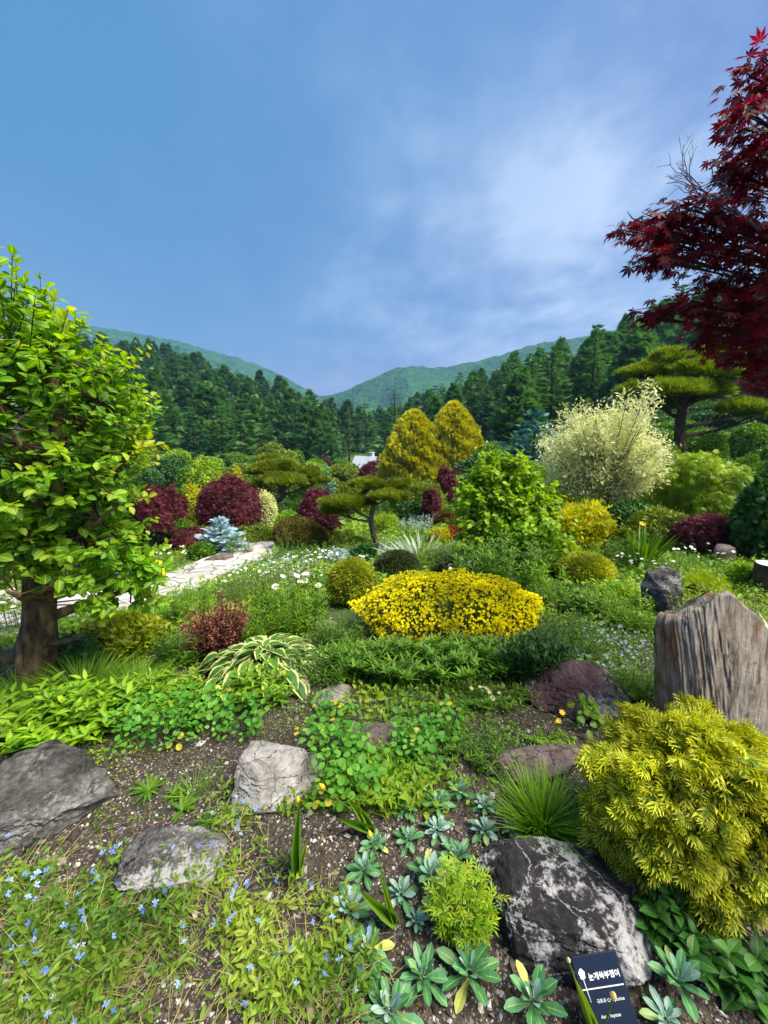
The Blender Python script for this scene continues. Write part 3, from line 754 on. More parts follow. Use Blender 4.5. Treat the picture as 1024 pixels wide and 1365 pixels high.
mound('low yellow green shrub under the right side of the golden shrub', 800, 698, 70, 748, mat=M_WEEP, tp=K2, size=.07, cov=2.4, amp=.2)
mound('bright lime shrub in the middle of the garden beside the sculpted pine trunk', 514, 684, 44, 714, mat=M_LIME, tp=K2, size=.07, cov=2.2, amp=.22, up=.6)
mound('pale yellow feathery plant below the orange brown ball shrub', 588, 703, 38, 727, mat=M_GOLD, tp=K2, size=.07, cov=2.4, up=.9)
mound('bright golden shrub half hidden behind the big leafy tree at the path', 204, 744, 40, 786, mat=M_YELLOW, tp=K3, size=.05, cov=2.2, amp=.2)
mound('small golden shrub behind the dark red maple mound, touching its top', 322, 620, 26, Y=13, mat=M_GOLD, tp=K3, size=.08, cov=2)
mound('tall golden bush behind the gap between two dark red maples', 262, 640, 44, Y=11.5, mat=M_GOLD, tp=K3, size=.08, cov=2, amp=.3)
mound('small third golden conifer right of the twin golden conifers', 646, 588, 34, Y=24, mat=M_ARB, tp=SPRAY, size=.28, cov=2.0, cz=.4)
mound('yellow green shrub with golden tips beside the red barberry and left of it', 168, 812, 145, 900, mat=LM('gold_green', (.07, .13, .006), (.22, .30, .01), (.60, .55, .02)), tp=K3, size=.055, cov=2.2, amp=.32, K=26, sig=.25)
mound('dark olive shrub below the pale variegated tree', 745, 655, 95, Y=7.6, mat=M_OLIVE, tp=K3, size=.08, cov=2.2, amp=.25)
mound('dark green spreading shrub right below the pale variegated tree', 845, 668, 110, Y=7.2, mat=M_DKGR, tp=K3, size=.08, cov=2.2, amp=.28)
mound('layered dark green shrub left of the low purple maple', 880, 672, 110, Y=6.3, mat=M_OLIVE, tp=K2, size=.07, cov=2.2, amp=.25, up=.1)
mound('soft green shrub beside the pine trunk under the great pine', 880, 583, 95, Y=12, mat=M_FRESH, tp=K3, size=.09, cov=2.0, amp=.3)
mound('rounded green shrub on the slope right of the great pine trunk', 942, 572, 60, Y=12.5, mat=M_GREEN, tp=K3, size=.08, cov=2.2, amp=.2)
mound('drooping yellow green weeping maple with golden crown tip', 932, 594, 165, Y=7.6, mat=M_WEEP, tp=FINE, size=.13, cov=2.6, amp=.4, K=22, sig=.27, out=.8, up=-.45, rnd=.5, cz=.5, zmin=-.95)
mound('dark green cone shaped yew above the leafy plant and the cut stump', 1022, 612, 120, Y=5.2, mat=M_DKGR, tp=SPRAY, size=.09, cov=2.4, amp=.16, K=30, sig=.2, cz=.3)
mound('glossy dark leafy bush beside the round reddish stone', 1000, 706, 72, 752, mat=M_DKGR, tp=ROUNDL, size=.07, cov=2.0, amp=.2)
mound('low green bush left of the path, below the purple maple cushion', 272, 722, 44, 748, mat=M_GREEN, tp=K3, size=.06, cov=2.2)
mound('round green bush at the path between the blue spruce and the box shrub', 348, 700, 46, 728, mat=M_OLIVE, tp=K3, size=.06, cov=2.4)
mound('white flecked light green bush behind the dark red maple mound', 357, 650, 34, Y=10.5, mat=M_PALE, tp=K3, size=.05, cov=1.0)
mound('flat green juniper mat right of the golden globe shrub', 770, 785, 80, 812, mat=M_DKGR, tp=SPRAY_LO, size=.12, cov=1.8, amp=.2)
mound('low bright green juniper between the dark globe and the tall lily shoots', 556, 768, 46, 790, mat=M_GREEN, tp=K2, size=.05, cov=1.8, up=.8)
for k, (u, vt, w, vb, mt, lb) in enumerate((
        (450, 706, 50, 728, M_OLIVE, 'flat olive shrub in front of the sculpted pine, right of the box shrub'),
        (476, 716, 40, 738, M_OLIVE, 'low mossy cushion shrub at the foot of the sculpted pine'),
        (545, 640, 60, None, M_GREEN, 'mid green shrub below the twin golden conifers'),
        (585, 655, 50, None, M_OLIVE, 'olive green shrub left of the leafy green tree'),
        (420, 660, 60, None, M_GREEN, 'green bush behind the drooping dark red maple'),
        (470, 640, 60, None, M_OLIVE, 'broad light olive bush behind the sculpted pine crown'),
        (180, 668, 60, None, M_GREEN, 'green bush behind the big leafy tree and left of the red maples'),
        (245, 690, 50, None, M_GREEN, 'leafy green bush between two purple maples'),
        (385, 675, 46, None, M_FRESH, 'fresh green low bush behind the clipped box shrub'),
        (640, 640, 70, None, M_DKGR, 'dark green bush behind the leafy green tree'))):
    mound(lb, u, vt, w, vb, Y=None if vb else (15, 14, 13, 14, 8.5, 9, 9, 12)[k - 2], mat=mt, tp=K3, size=.07, cov=2.2, amp=.22)

# big golden mound: whorls of small yellow leaves over dark twigs
def yellow_mound():
    P, w, h = place(602, 768, 268, 892, dr=.72)
    rg = rs(31)
    root = thing('shrub', 'big low mound shrub covered in bright yellow tufts, largest yellow plant', 'shrub', P)
    d = w * FIT['dr']
    p, nv, rr = dome(5600, w * 1.06, d * 1.05, h * 1.18, rg, .84, 34, .17, .20, -.25, .30)
    dns = rg.random(len(p)) < np.clip(.42 + 1.3 * fbm(p * 9, 3, 8) + .35 * (p[:, 2] / h), .50, 1)
    p, nv = p[dns], nv[dns]
    g = Geo(); di = blend_dir(nv, rg, 1, .35, .35)
    g.add(ROUND6, frames(di, rg.normal(size=di.shape)), p, rg.uniform(.017, .032, len(p)), clumprnd(p, rg, .1, .4))
    p2, n2, _ = dome(4000, w * .95, d * .95, h * .97, rg, .84, 30, .17, .10, -.25, .30)
    d2 = blend_dir(n2, rg, 1, .4, .4); sm = rg.random(len(p2)) < .5; p2, d2 = p2[sm], d2[sm]
    g.add(ROUND6, frames(d2, rg.normal(size=d2.shape)), p2, rg.uniform(.014, .026, len(p2)), clumprnd(p2, rg, .1, .4))
    obj('yellow_foliage', g, M_YELLOW, root)
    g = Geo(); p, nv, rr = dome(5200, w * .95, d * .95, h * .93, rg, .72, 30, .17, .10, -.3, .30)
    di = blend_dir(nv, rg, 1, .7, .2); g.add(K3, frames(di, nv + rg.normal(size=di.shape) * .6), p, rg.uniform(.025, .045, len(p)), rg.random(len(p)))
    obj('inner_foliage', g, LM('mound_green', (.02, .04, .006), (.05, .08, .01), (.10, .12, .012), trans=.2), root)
    obj('stems', stems_geo(w, h, rg, 26, .008), STEMB, root)
yellow_mound()

# ------------------------------------------------------------------ purple Japanese maples: drooping layered domes
def maple(label, u, vt, wpx, vbase=None, Y=None, mat=M_MAPLE, size=.085, cov=2.6, amp=.26, stems=True, **k):
    return mound(label, u, vt, wpx, vbase, Y, mat, FINE, size, name='maple', cat='maple', cov=cov, amp=amp, area=.22, K=20, sig=.3, out=.75, up=-.15, rnd=.45, minpx=2.6, nst=9, cz=.42, **k)
maple('large dark purple red maple mound behind the blue spruce, biggest of the purple domes', 310, 630, 104, 728, amp=.22)
maple('low smooth purple maple cushion left of the blue spruce', 258, 702, 64, 741, size=.06, amp=.1)
maple('loose patchy red purple maple behind the big leafy tree', 205, 625, 72, Y=8.6, mat=M_MAPLE2, cov=1.5, amp=.4)
maple('small loose red purple maple right of the patchy one', 238, 640, 44, Y=9.2, mat=M_MAPLE2, cov=1.5, amp=.4)
maple('drooping crimson maple behind the clipped box shrub', 424, 643, 60, Y=8.4, mat=M_MAPLE2, amp=.22)
maple('dusky purple maple in front of the white house', 500, 611, 46, Y=33, size=.2)
maple('dull red maple top behind the left shoulder of the leafy green tree', 595, 614, 46, Y=14, mat=M_MAPLE2, cov=1.8, amp=.35)
maple('thin dark red maple low behind the leafy green tree and right of the fresh bush', 575, 640, 30, Y=11, mat=M_MAPLE2, cov=1.8, amp=.35)
maple('small distant dark red maple at the foot of the valley wood', 433, 608, 22, Y=43, size=.3)
maple('tiny dark purple shrub in front of the drooping crimson maple', 451, 691, 20, 715, size=.06)
maple('wide low purple maple dome behind the round reddish stone', 944, 684, 112, 747, mat=M_MAPLE2, size=.06, amp=.16)
maple('small red maple showing behind the right side of the leafy green tree', 682, 612, 26, Y=16, mat=M_MAPLE2, cov=1.6)

# ------------------------------------------------------------------ spruces and golden conifers
def spruce(label, u, vt, wpx, vbase=None, Y=None, mat=M_BLUE, wh=13, per=9, size=.5, power=.85, sp=SPRAY, name='spruce', seed=5, **k):
    P, w, h = place(u, vt, wpx, vbase, Y); rg = rs(seed)
    tr, cr = conifer_parts(h, w / 2, rg, wh, per, sp, size, power, k.get('lift', .16), k.get('low', .03))
    root = thing(name, label, 'conifer', P); obj('trunk', tr, BARK, root); obj('foliage', cr, mat, root)
    return root
spruce('small silvery blue spruce beside the path', 296, 688, 66, 744, wh=15, per=11, size=.46, power=.6)
spruce('teal blue spruce on the slope left of the pale variegated tree', 708, 543, 112, Y=15, mat=M_TEAL, wh=17, per=15, size=.46, power=.7, seed=6)
spruce('small neat blue green cone conifer in the far garden', 436, 617, 34, Y=20, mat=M_TEAL, wh=14, per=10, power=.75, seed=7)
spruce('dark blue green spruce behind the right edge of the big leafy tree', 200, 682, 62, 742, mat=LM('dusk_spruce', (.015, .05, .04), (.04, .1, .08), (.08, .16, .13), trans=.1), wh=14, per=10, power=.55, seed=8)
spruce('dark blue green spruce behind the big leafy tree, left of its twin', 130, 650, 80, Y=6.6, mat=_mats['dusk_spruce'], wh=14, per=10, power=.55, seed=9)
def arbor(label, u, vt, wpx, Y, seed, lean=0):
    P, w, h = place(u, vt, wpx, Y=Y); rg = rs(seed)
    root = thing('golden_conifer', label, 'conifer', P)
    n = 6000; z = rg.random(n) ** 1.15; a = rg.uniform(0, 2 * pi, n)
    prof = np.clip(np.clip(1 - z ** 2.3, 0, 1) ** .75 * 1.02, .03, 1) * np.clip(.86 + z * 1.2, 0, 1)
    lum = 1 + .2 * np.sin(a * 5 + z * 9 + seed) * np.sin(z * 17 + a * 2) 
    R = w / 2 * prof * lum * (.72 + .3 * rg.random(n) ** .5)
    p = np.stack([np.cos(a) * R + lean * z * h, np.sin(a) * R, z * h * .96 + .02 * h], 1)
    di = nrm(np.stack([np.cos(a), np.sin(a), np.full(n, .9)], 1) + rg.normal(size=(n, 3)) * .35)
    L = h * .068
    M = frames(di, np.stack([-np.sin(a), np.cos(a), np.zeros(n)], 1) + rg.normal(size=(n, 3)) * .6)
    g = Geo(); g.add(SPRAY, M, p - di * L * .4, L * rg.uniform(.7, 1.35, n), clumprnd(p, rg, w * .12, .55))
    obj('foliage', g, M_ARB, root)
    t = Geo(); t.tube([[0, 0, -.1], [lean * h * .5, 0, h * .5], [lean * h * .9, 0, h * .9]], [w * .05, w * .035, .01], 7); obj('trunk', t, BARK, root)
arbor('golden yellow conical conifer, left and broader one of the twin pair', 551, 546, 84, 26, 11)
arbor('golden yellow pointed conifer, right and taller one of the twin pair', 602, 535, 78, 26.5, 12)

# ------------------------------------------------------------------ pines trained into clouds
def pad(g, c, a, b, hgt, rg, n, L, tp=TUFTUP):
    d = nrm(rg.normal(size=(n, 3))); d[:, 2] = np.abs(d[:, 2]) * 1.0 - .12
    d = nrm(d); f = lump_fn(12, .28, .42, rg)(d)
    rr = (.72 + .28 * rg.random(n) ** .5) * f
    p = d * rr[:, None] * np.array([a, b, hgt]) + c
    di = nrm(d * np.array([.55, .55, .5]) + np.array([0, 0, .75]) + rg.normal(size=d.shape) * .22)
    g.add(tp, frames(di, rg.normal(size=d.shape)), p, L * rg.uniform(.75, 1.25, n), clumprnd(p, rg, a * .4, .5))
def cloud_pine(label, base, pads, trunk, mat=M_PINE, bark=BARKG, L=.1, dens=260, r0=.06, tp=TUFTUP, seed=4):
    """pads: (u, v, half width px, half height px, depth shift); trunk: list of (u, v) from the base up; all on the plane of the base"""
    rg = rs(seed); P = np.array(base); Y = P[1]; dp = depth_of(P)
    root = thing('pine', label, 'pine', P)
    loc = lambda u, v, dy=0: at_depth(u, v, Y + dy) - P
    g = Geo(); t = Geo()
    tp_ = np.array([loc(u, v) for u, v in trunk]); tp_[0] = (0, 0, -.05)
    m = 24; s = np.linspace(0, len(tp_) - 1, m); tp2 = np.stack([np.interp(s, range(len(tp_)), tp_[:, k]) for k in range(3)], 1)
    tp2[1:-1] = (tp2[:-2] + 2 * tp2[1:-1] + tp2[2:]) / 4
    t.tube(tp2, np.linspace(r0, r0 * .3, m), 10, bump=.5, seed=seed)
    for u, v, hw, hh, dy in pads:
        c = loc(u, v + hh * .5, dy); a = hw * dp / F; h_ = hh * dp / F * 1.35
        n = int(dens * max(a * a * 1.6 / (L * L * 9), .25))
        pad(g, c, a, a * .8, h_, rg, n, L, tp)
        k = np.argmin(np.linalg.norm(tp2 - (c + [0, 0, -h_ * 1.2]), axis=1)); b = tp2[k]
        e = c + np.array([0, 0, h_ * .15]); mid = (b + e) / 2 + np.array([0, 0, -.05 * np.linalg.norm(e - b)])
        t.tube([b, mid, e], [r0 * .42, r0 * .3, r0 * .12], 6, bump=.3)
        for j in range(4):
            q = e + np.array([rg.uniform(-1, 1) * a * .6, rg.uniform(-1, 1) * a * .5, h_ * .25]); t.tube([mid, (mid + q) / 2 + [0, 0, -.02], q], [r0 * .2, r0 * .14, r0 * .05], 5)
    obj('trunk', t, bark, root); obj('needles', g, mat, root)
    return root
b = spot(505, 7.6); bp = b
cloud_pine('low sculpted pine with flat cloud pads and leaning trunk in the middle of the garden', b,
           [(462, 668, 42, 10, -.1), (492, 645, 28, 8, .1), (533, 646, 18, 8, .0), (520, 660, 34, 9, -.15), (446, 680, 24, 7, .1), (500, 656, 24, 8, .35)],
           [(505, 716), (494, 696), (497, 678), (500, 662), (495, 650)], L=.11, dens=460, r0=.065)
b = spot(354, 13.5)
cloud_pine('spreading pine with pale snaking trunk behind the dark red maple mound', b,
           [(372, 622, 34, 9, 0), (404, 630, 30, 8, .3), (350, 628, 22, 8, -.2), (380, 638, 40, 9, -.4), (420, 640, 20, 7, .2), (360, 612, 18, 7, .5)],
           [(354, 680), (364, 672), (378, 662), (374, 650), (366, 642), (376, 630)], L=.2, dens=420, r0=.12, seed=5)
b = spot(907, 12.5)
cloud_pine('great spreading pine with layered needle clouds and straight trunk on the right slope', b,
           [(900, 480, 46, 11, 0), (952, 472, 34, 9, .3), (864, 496, 38, 10, .2), (930, 497, 46, 11, -.6), (974, 500, 30, 10, .1), (848, 522, 30, 9, 0), (895, 520, 48, 11, -.9), (945, 522, 36, 9, -.4), (985, 545, 36, 9, .1), (880, 540, 34, 9, .5), (1005, 552, 24, 8, .4), (915, 508, 40, 10, .9), (868, 512, 30, 9, 1.0)],
           [(907, 604), (906, 570), (910, 540), (908, 505), (915, 478)], L=.26, dens=480, r0=.19, mat=LM('bright_pine', (.06, .12, .006), (.16, .25, .010), (.36, .45, .03), trans=.3), bark=BARK, seed=6)

# ------------------------------------------------------------------ pale variegated tree
def pale_tree():
    P = spot(812, 8.2); dp = depth_of(P); rg = rs(19)
    root = thing('variegated_tree', 'pale cream and green variegated tree with ragged upward shoots', 'tree', P)
    loc = lambda u, v, dy=0: at_depth(u, v, P[1] + dy) - P
    g, t = Geo(), Geo()
    base = np.array([0, 0, 0.0]); fork = loc(806, 652)
    t.tube([base + [.25, 0, -.05], base * .5 + fork * .5 + [.1, 0, 0], fork], [.06, .05, .045], 8, bump=.3)
    arms = [(742, 582), (750, 610), (758, 566), (780, 574), (800, 562), (820, 568), (838, 556), (849, 542), (857, 530), (862, 570), (872, 588), (860, 615), (735, 590), (765, 590), (815, 580), (790, 600), (845, 600), (830, 625), (755, 635), (845, 640), (800, 630), (775, 622), (868, 604), (728, 618), (742, 636), (766, 646), (862, 636), (874, 622), (880, 600), (820, 645), (735, 600), (770, 560), (812, 570), (850, 580)]
    for u, v in arms:
        for rep in range(3):
            e = loc(u + rg.normal() * 9, v + rg.normal() * 8, rg.uniform(-1.0, 1.0)); mid = fork * .45 + e * .55 + np.array([0, 0, -.12 * np.linalg.norm(e - fork) * .6])
            t.tube([fork, mid, e], [.024, .014, .004], 5)
            m = 250
            s = rg.uniform(.35, 1.06, m)[:, None]
            ax = np.where(s < .55, fork + (mid - fork) * s / .55, mid + (e - mid) * (s - .55) / .45)
            p = ax + rg.normal(size=(m, 3)) * np.array([.16, .16, .12]) * (1.25 - s * .65)
            di = nrm(rg.normal(size=(m, 3)) + nrm(e - fork) * .6)
            g.add(K2, frames(di, rg.normal(size=(m, 3)) * .6 + [0, 0, 1]), p, rg.uniform(.06, .115, m), rg.random(m))
    c = loc(803, 592); k = dp / F; n = 5200
    d_ = nrm(rg.normal(size=(n, 3))); f_ = lump_fn(26, .24, .42, rg)(d_); rr = .35 + .65 * rg.random(n) ** .6
    p = c + d_ * (rr * f_)[:, None] * np.array([78, 70, 62]) * k; p[:, 2] += .10 * np.abs(p[:, 0] - c[0])
    di = nrm(d_ * .6 + rg.normal(size=(n, 3)) * .6 + [0, 0, .15])
    g.add(K3, frames(di, rg.normal(size=(n, 3)) * .5 + [0, -.2, 1]), p, rg.uniform(.045, .085, n), clumprnd(p, rg, .35, .6))
    obj('trunk', t, BARKG, root); obj('foliage', g, M_PALE, root)
pale_tree()

# ------------------------------------------------------------------ leafy green small tree (middle right)
def leafy_tree():
    P, w, h = place(660, 600, 165, 776); rg = rs(23)
    root = thing('leafy_tree', 'leafy bright green small tree with dark short trunk right of the red plume', 'tree', P)
    t = Geo(); t.tube([[0.03, 0, -.05], [.0, 0, h * .25], [-.03, 0, h * .55], [-.05, 0, h * .9]], [.05, .042, .03, .01], 9, bump=.4)
    g = Geo(); N = 640
    p, nv, rr = dome(N, w * .96, w * .8, h, rg, .5, 15, .3, .5, -.8, .5)
    p[:, 2] = np.maximum(p[:, 2], .06); p[:, :2] *= (1.22 - .55 * p[:, 2] / h)[:, None]; p[:, 0] += .10 * w * (1 - p[:, 2] / h)
    for q, n_ in zip(p, nv):
        b = np.array([-.02, 0, np.clip(q[2] * .75, .2 * h, .85 * h)])
        if rg.random() < .4: t.tube([b, (b + q) / 2 + [0, 0, .02], q], [.010, .006, .003], 4)
        m = 13; d0 = nrm(n_ * .8 + rg.normal(size=3) * .4 + [0, 0, .35])
        s = np.linspace(0, 1, m)[:, None]; pp = q + d0 * s * .16 + rg.normal(size=(m, 3)) * .02
        di = nrm(rg.normal(size=(m, 3)) * .7 + d0 * .6 + [0, 0, -.1])
        g.add(OVAL, frames(di, nrm(n_ * .4 + rg.normal(size=(m, 3)) * .35 + [0, 0, .9])), pp, rg.uniform(.055, .10, m), np.clip(rg.normal(.5, .2) + rg.normal(size=m) * .2, 0, 1))
    obj('trunk', t, BARK, root); obj('foliage', g, LM('lime_tree_leaf', (.12, .27, .006), (.24, .42, .01), (.42, .56, .03), rib=.3, trans=.4), root)
leafy_tree()

# ------------------------------------------------------------------ herbs: stems carrying narrow leaves, flower heads
def stalks(label, u, vt, wpx, vbase, n, mat, L=.07, tp=NARROW, per=16, spread=.25, name='perennial', cat='plant', group=None, head=None, d=None, seed=None, hvar=.25, stemr=.0022, lean=.18, P=None, w=None, h=None, up=.35, dens_top=1.0):
    if P is None: P, w, h = place(u, vt, wpx, vbase, dr=.5)
    rg = rs(seed or hash_s(label) + int(u)); d = d or w * .55
    root = thing(name, label, cat, P, 0, group); g = Geo(); st = Geo(); tips = []
    for k in range(n):
        a = rg.uniform(0, 6.28); r = rg.random() ** .5
        b = np.array([cos(a) * r * w * .42, sin(a) * r * d * .42, 0]); b[2] = T1(P[0] + b[0], P[1] + b[1]) - P[2]
        if n <= 9: b = b * .12
        hh = h * (1.12 if P[1] > 3.2 else 1.0) * rg.uniform(1 - hvar * 1.6, 1.02) * (1 - .25 * r)
        tip = b + np.array([cos(a) * r * w * spread * .5 + rg.normal() * lean * hh * .4, sin(a) * r * d * spread * .5 + rg.normal() * lean * hh * .4, hh])
        mid = (b + tip) / 2 + rg.normal(size=3) * .02 * hh
        st.tube([b, mid, tip], [stemr, stemr * .8, stemr * .5], 4, rnd=rg.random()); tips.append(tip)
        t = np.sort(rg.uniform(.12, 1.0, per) ** dens_top); ph = np.arange(per) * 2.4 + rg.uniform(0, 6)
        pp = np.where(t[:, None] < .5, b + (mid - b) * t[:, None] * 2, mid + (tip - mid) * (t[:, None] * 2 - 1))
        di = nrm(np.stack([np.cos(ph), np.sin(ph), up + t * .6], 1) + rg.normal(size=(per, 3)) * .15)
        g.add(tp, frames(di, np.tile([0, 0, 1.], (per, 1)) + rg.normal(size=(per, 3)) * .2), pp, L * rg.uniform(.7, 1.2, per) * (1.1 - .4 * t), np.clip(rg.normal(.5, .25, per), 0, 1))
    obj('foliage', g, mat, root); obj('stems', st, STEM, root)
    return root, tips, rg
DAISY = None
def daisy_mesh(r=.02, col=M_WHITE, npet=11, eye=M_EYE, name='flower', cup=.0):
    g = Geo()
    a = np.arange(npet) / npet * 2 * pi
    di = np.stack([np.cos(a), np.sin(a), np.full(npet, .08 + cup)], 1)
    g.add(kite(.26, .05, .6, .05), frames(di, np.tile([0, 0, 1.], (npet, 1))), np.zeros((npet, 3)), r, rs(4).random(npet), 0)
    v = [(0, 0, r * .16)] + [(cos(t) * r * .3, sin(t) * r * .3, r * .06) for t in np.arange(7) / 7 * 2 * pi]
    g.raw(v, (), [(0, 1 + k, 1 + (k + 1) % 7) for k in range(7)], .5, 1)
    return g.mesh(name, [col, eye])
FLW = daisy_mesh()
def flowers(root, tips, rg, me=FLW, s=1.0, tilt=.5, face=(0, -.5, 1)):
    for t in tips:
        o = bpy.data.objects.new('flower', me); COL.objects.link(o); o.parent = root; o.location = tuple(t)
        o.rotation_euler = (rg.normal() * tilt * .6 + .35, rg.normal() * tilt * .6, rg.uniform(0, 6.28)); k = s * rg.uniform(.75, 1.2); o.scale = (k, k, k)
def daisies(label, u, vt, wpx, vbase, n, size=1.0, mat=M_GREEN, per=7, P=None, **k):
    root, tips, rg = stalks(label, u, vt, wpx, vbase, n, mat, per=per, name='daisy_clump', cat='daisies', hvar=.2, L=k.pop('L', .05), **k)
    flowers(root, tips, rg, s=size); return root
daisies('white daisies in a loose drift behind the big leafy tree, over the path edge', 95, 716, 90, 776, 60, 1.5)
daisies('white daisies between the purple cushion maple and the path', 222, 728, 60, 756, 36, 1.3)
daisies('white daisies along the near edge of the pale path', 300, 758, 120, 806, 46, 1.2)
daisies('flat white flower heads on tall stems above the red barberry', 395, 762, 60, 826, 26, 1.9)
daisies('white daisies on the bank below the clipped box shrub', 400, 735, 95, 772, 44, 1.2)
daisies('white daisies in front of the sculpted pine', 452, 738, 70, 766, 24, 1.1)
daisies('few white daisies above the back of the yellow mound', 612, 742, 44, 788, 13, 1.15, per=5)
daisies('white daisies in the dark gap beside the sword leaved iris', 842, 738, 100, 775, 24, 1.0, per=5)
daisies('tall thin white daisies in front of the low purple maple', 930, 728, 120, 775, 22, .95, per=5)
daisies('white daisies at the path left of the big trunk', 15, 790, 70, 850, 46, 1.5)

stalks('clump of tall green lily shoots behind the right half of the yellow mound', 665, 712, 140, 800, 75, M_GREEN, L=.11, per=24)
stalks('pale green upright shoots beside the dark globe with thin leaves', 720, 742, 70, 805, 30, M_FRESH, L=.08, per=18)
stalks('dense tall green weeds between the barberry and the golden globe', 385, 764, 104, 858, 100, M_FRESH, L=.06, per=20)
stalks('pale slender weeds on the bank right of the pale path', 335, 752, 80, 812, 60, M_OLIVE, L=.05, per=14)
stalks('upright green shoots rising in front of the path beside the red barberry', 250, 772, 70, 835, 40, M_FRESH, L=.06, per=18)
stalks('soft lime feathery plants on the bank behind the petrified wood', 960, 770, 140, 850, 90, LM('lime_feather', (.16, .26, .012), (.28, .38, .02), (.42, .5, .04)), L=.05, per=18, tp=NARROW)
stalks('lime green weeds in the hollow right of the dark upright rock', 925, 752, 90, 790, 60, M_WEEP, L=.045, per=14)
stalks('green leafy perennials between golden globe and dark upright rock', 815, 780, 120, 835, 70, M_FRESH, L=.06, per=14)
stalks('fine grey green weeds on the slope left of the dark upright rock', 760, 812, 90, 862, 60, M_GREEN, L=.05, per=14)
stalks('low mixed herbs under the lime hedge and the leafy tree', 730, 715, 120, 765, 60, M_GREEN, L=.07, per=16)
stalks('tall mixed green herbs between the box shrub and the sculpted pine', 440, 722, 60, 752, 50, M_FRESH, L=.05, per=12)
stalks('silvery white leaved low plants behind the dark globe shrub', 553, 684, 52, 714, 60, M_SILV, L=.06, per=12, tp=OBL)

def swords(label, u, vt, wpx, vbase, n, mat, name='iris_clump', cat='iris', wide=1.0, arch=.35, P=None, w=None, h=None, seed=None, tp=SWORD):
    if P is None: P, w, h = place(u, vt, wpx, vbase, dr=.4)
    rg = rs(seed or hash_s(label)); root = thing(name, label, cat, P); g = Geo()
    a = rg.uniform(0, 6.28, n); r = rg.random(n) ** .6
    p = np.stack([np.cos(a) * r * w * .28, np.sin(a) * r * w * .22, np.full(n, -.01)], 1)
    p[:, 2] += T(P[0] + p[:, 0], P[1] + p[:, 1]) - P[2]
    di = nrm(np.stack([np.cos(a) * arch * (r + .2), np.sin(a) * arch * (r + .2), np.ones(n)], 1) + rg.normal(size=(n, 3)) * .08)
    hint = -np.stack([np.cos(a), np.sin(a), np.zeros(n)], 1) + rg.normal(size=(n, 3)) * .3
    L = h * rg.uniform(.65, 1.1, n); sc_ = np.stack([L * wide, L, L], 1)
    g.add(tp, frames(di, hint), p, sc_, rg.random(n)); obj('leaves', g, mat, root)
    return root
r_ = swords('dark sword leaved iris clump with one yellow bloom right of the golden shrub', 856, 697, 40, 757, 40, M_GREEN)
yb = daisy_mesh(.05, M_EYE, 6, M_EYE, 'flower', .5)
o = bpy.data.objects.new('flower', yb); COL.objects.link(o); o.parent = r_; o.location = (-.10, -.05, top_h(np.array(r_.location), 698)); o.rotation_euler = (.6, 0, 0)
st_ = Geo(); st_.tube([[0, 0, 0], [-.05, -.02, .3], o.location], [.005, .004, .003], 5); obj('flower_stem', st_, STEM, r_)
swords('arching white striped leaves of a grassy iris above the dark globe', 560, 706, 90, 752, 80, LM('striped_leaf', (.20, .30, .14), (.34, .42, .26), (.66, .70, .58), edge=(.75, .78, .68), edge_at=.8, trans=.25), arch=1.0, wide=.75)

# red flower plume
def plume():
    P, w, h = place(608, 690, 20, 728); rg = rs(3); root = thing('red_plume', 'bright red upright plume plant between yellow plant and leafy tree', 'plant', P)
    g = Geo(); n = 260; z = rg.random(n); a = rg.uniform(0, 6.28, n); R = w * .55 * np.sin(np.clip(z * .9 + .12, 0, 1) * pi) * rg.random(n) ** .5
    p = np.stack([np.cos(a) * R, np.sin(a) * R, h * z], 1); di = nrm(np.stack([np.cos(a) * .5, np.sin(a) * .5, np.ones(n)], 1) + rg.normal(size=(n, 3)) * .2)
    g.add(K3, frames(di, rg.normal(size=(n, 3))), p, rg.uniform(.04, .08, n), rg.random(n)); obj('foliage', g, M_RED, root)
    s = Geo(); s.tube([[0, 0, -.02], [0, 0, h * .5], [0, 0, h]], [.01, .008, .003], 5); obj('stem', s, STEMB, root)
plume()

# low silvery and pale blue flowering carpets (nobody could count them)
def carpet(label, cells, mat_leaf, mat_fl, seed, L=.04, dens=900, ff=.4, name='ground_cover', hgt=.09):
    rg = rs(seed); g = Geo()
    for u, v, hw, hv in cells:
        n = int(dens * hw / 40)
        us = u + hw * rg.uniform(-1, 1, n); vs = v + hv * rg.uniform(-1, 1, n)
        m = max(40, n // 12)
        c = np.array([G(a, b) for a, b in zip(us[:m], vs[:m])]); idx = rg.integers(0, m, n)
        p = c[idx] + rg.normal(size=(n, 3)) * np.array([.09, .14, 0]) ; p[:, 2] = T(p[:, 0], p[:, 1]) + rg.random(n) * hgt
        di = nrm(rg.normal(size=(n, 3)) + [0, 0, .8])
        f = rg.random(n) < ff
        g.add(K3, frames(di[~f], np.tile([0, -.3, 1.], ((~f).sum(), 1))), p[~f], L * rg.uniform(.7, 1.3, (~f).sum()), rg.random((~f).sum()), 0)
        q = p[f] + [0, 0, hgt * .5]
        g.add(STARL, frames(nrm(rg.normal(size=(len(q), 3)) * .3 + [0, -.3, 1]), rg.normal(size=(len(q), 3))), q, L * .55 * rg.uniform(.7, 1.3, len(q)), rg.random(len(q)), 1)
    return tag(obj(name, g, [mat_leaf, mat_fl]), label, 'ground cover', kind='stuff')
M_PBLUE = LM('pale_blue_petal', (.34, .50, .68), (.48, .62, .78), (.70, .78, .85), mott=.1)
carpet('silvery pale blue flowering carpet on the bank behind the golden globe', [(425, 750, 45, 10), (470, 742, 40, 8), (510, 736, 30, 6), (375, 756, 26, 8)], M_SILV, M_PBLUE, 5, .035, ff=.25, dens=330)
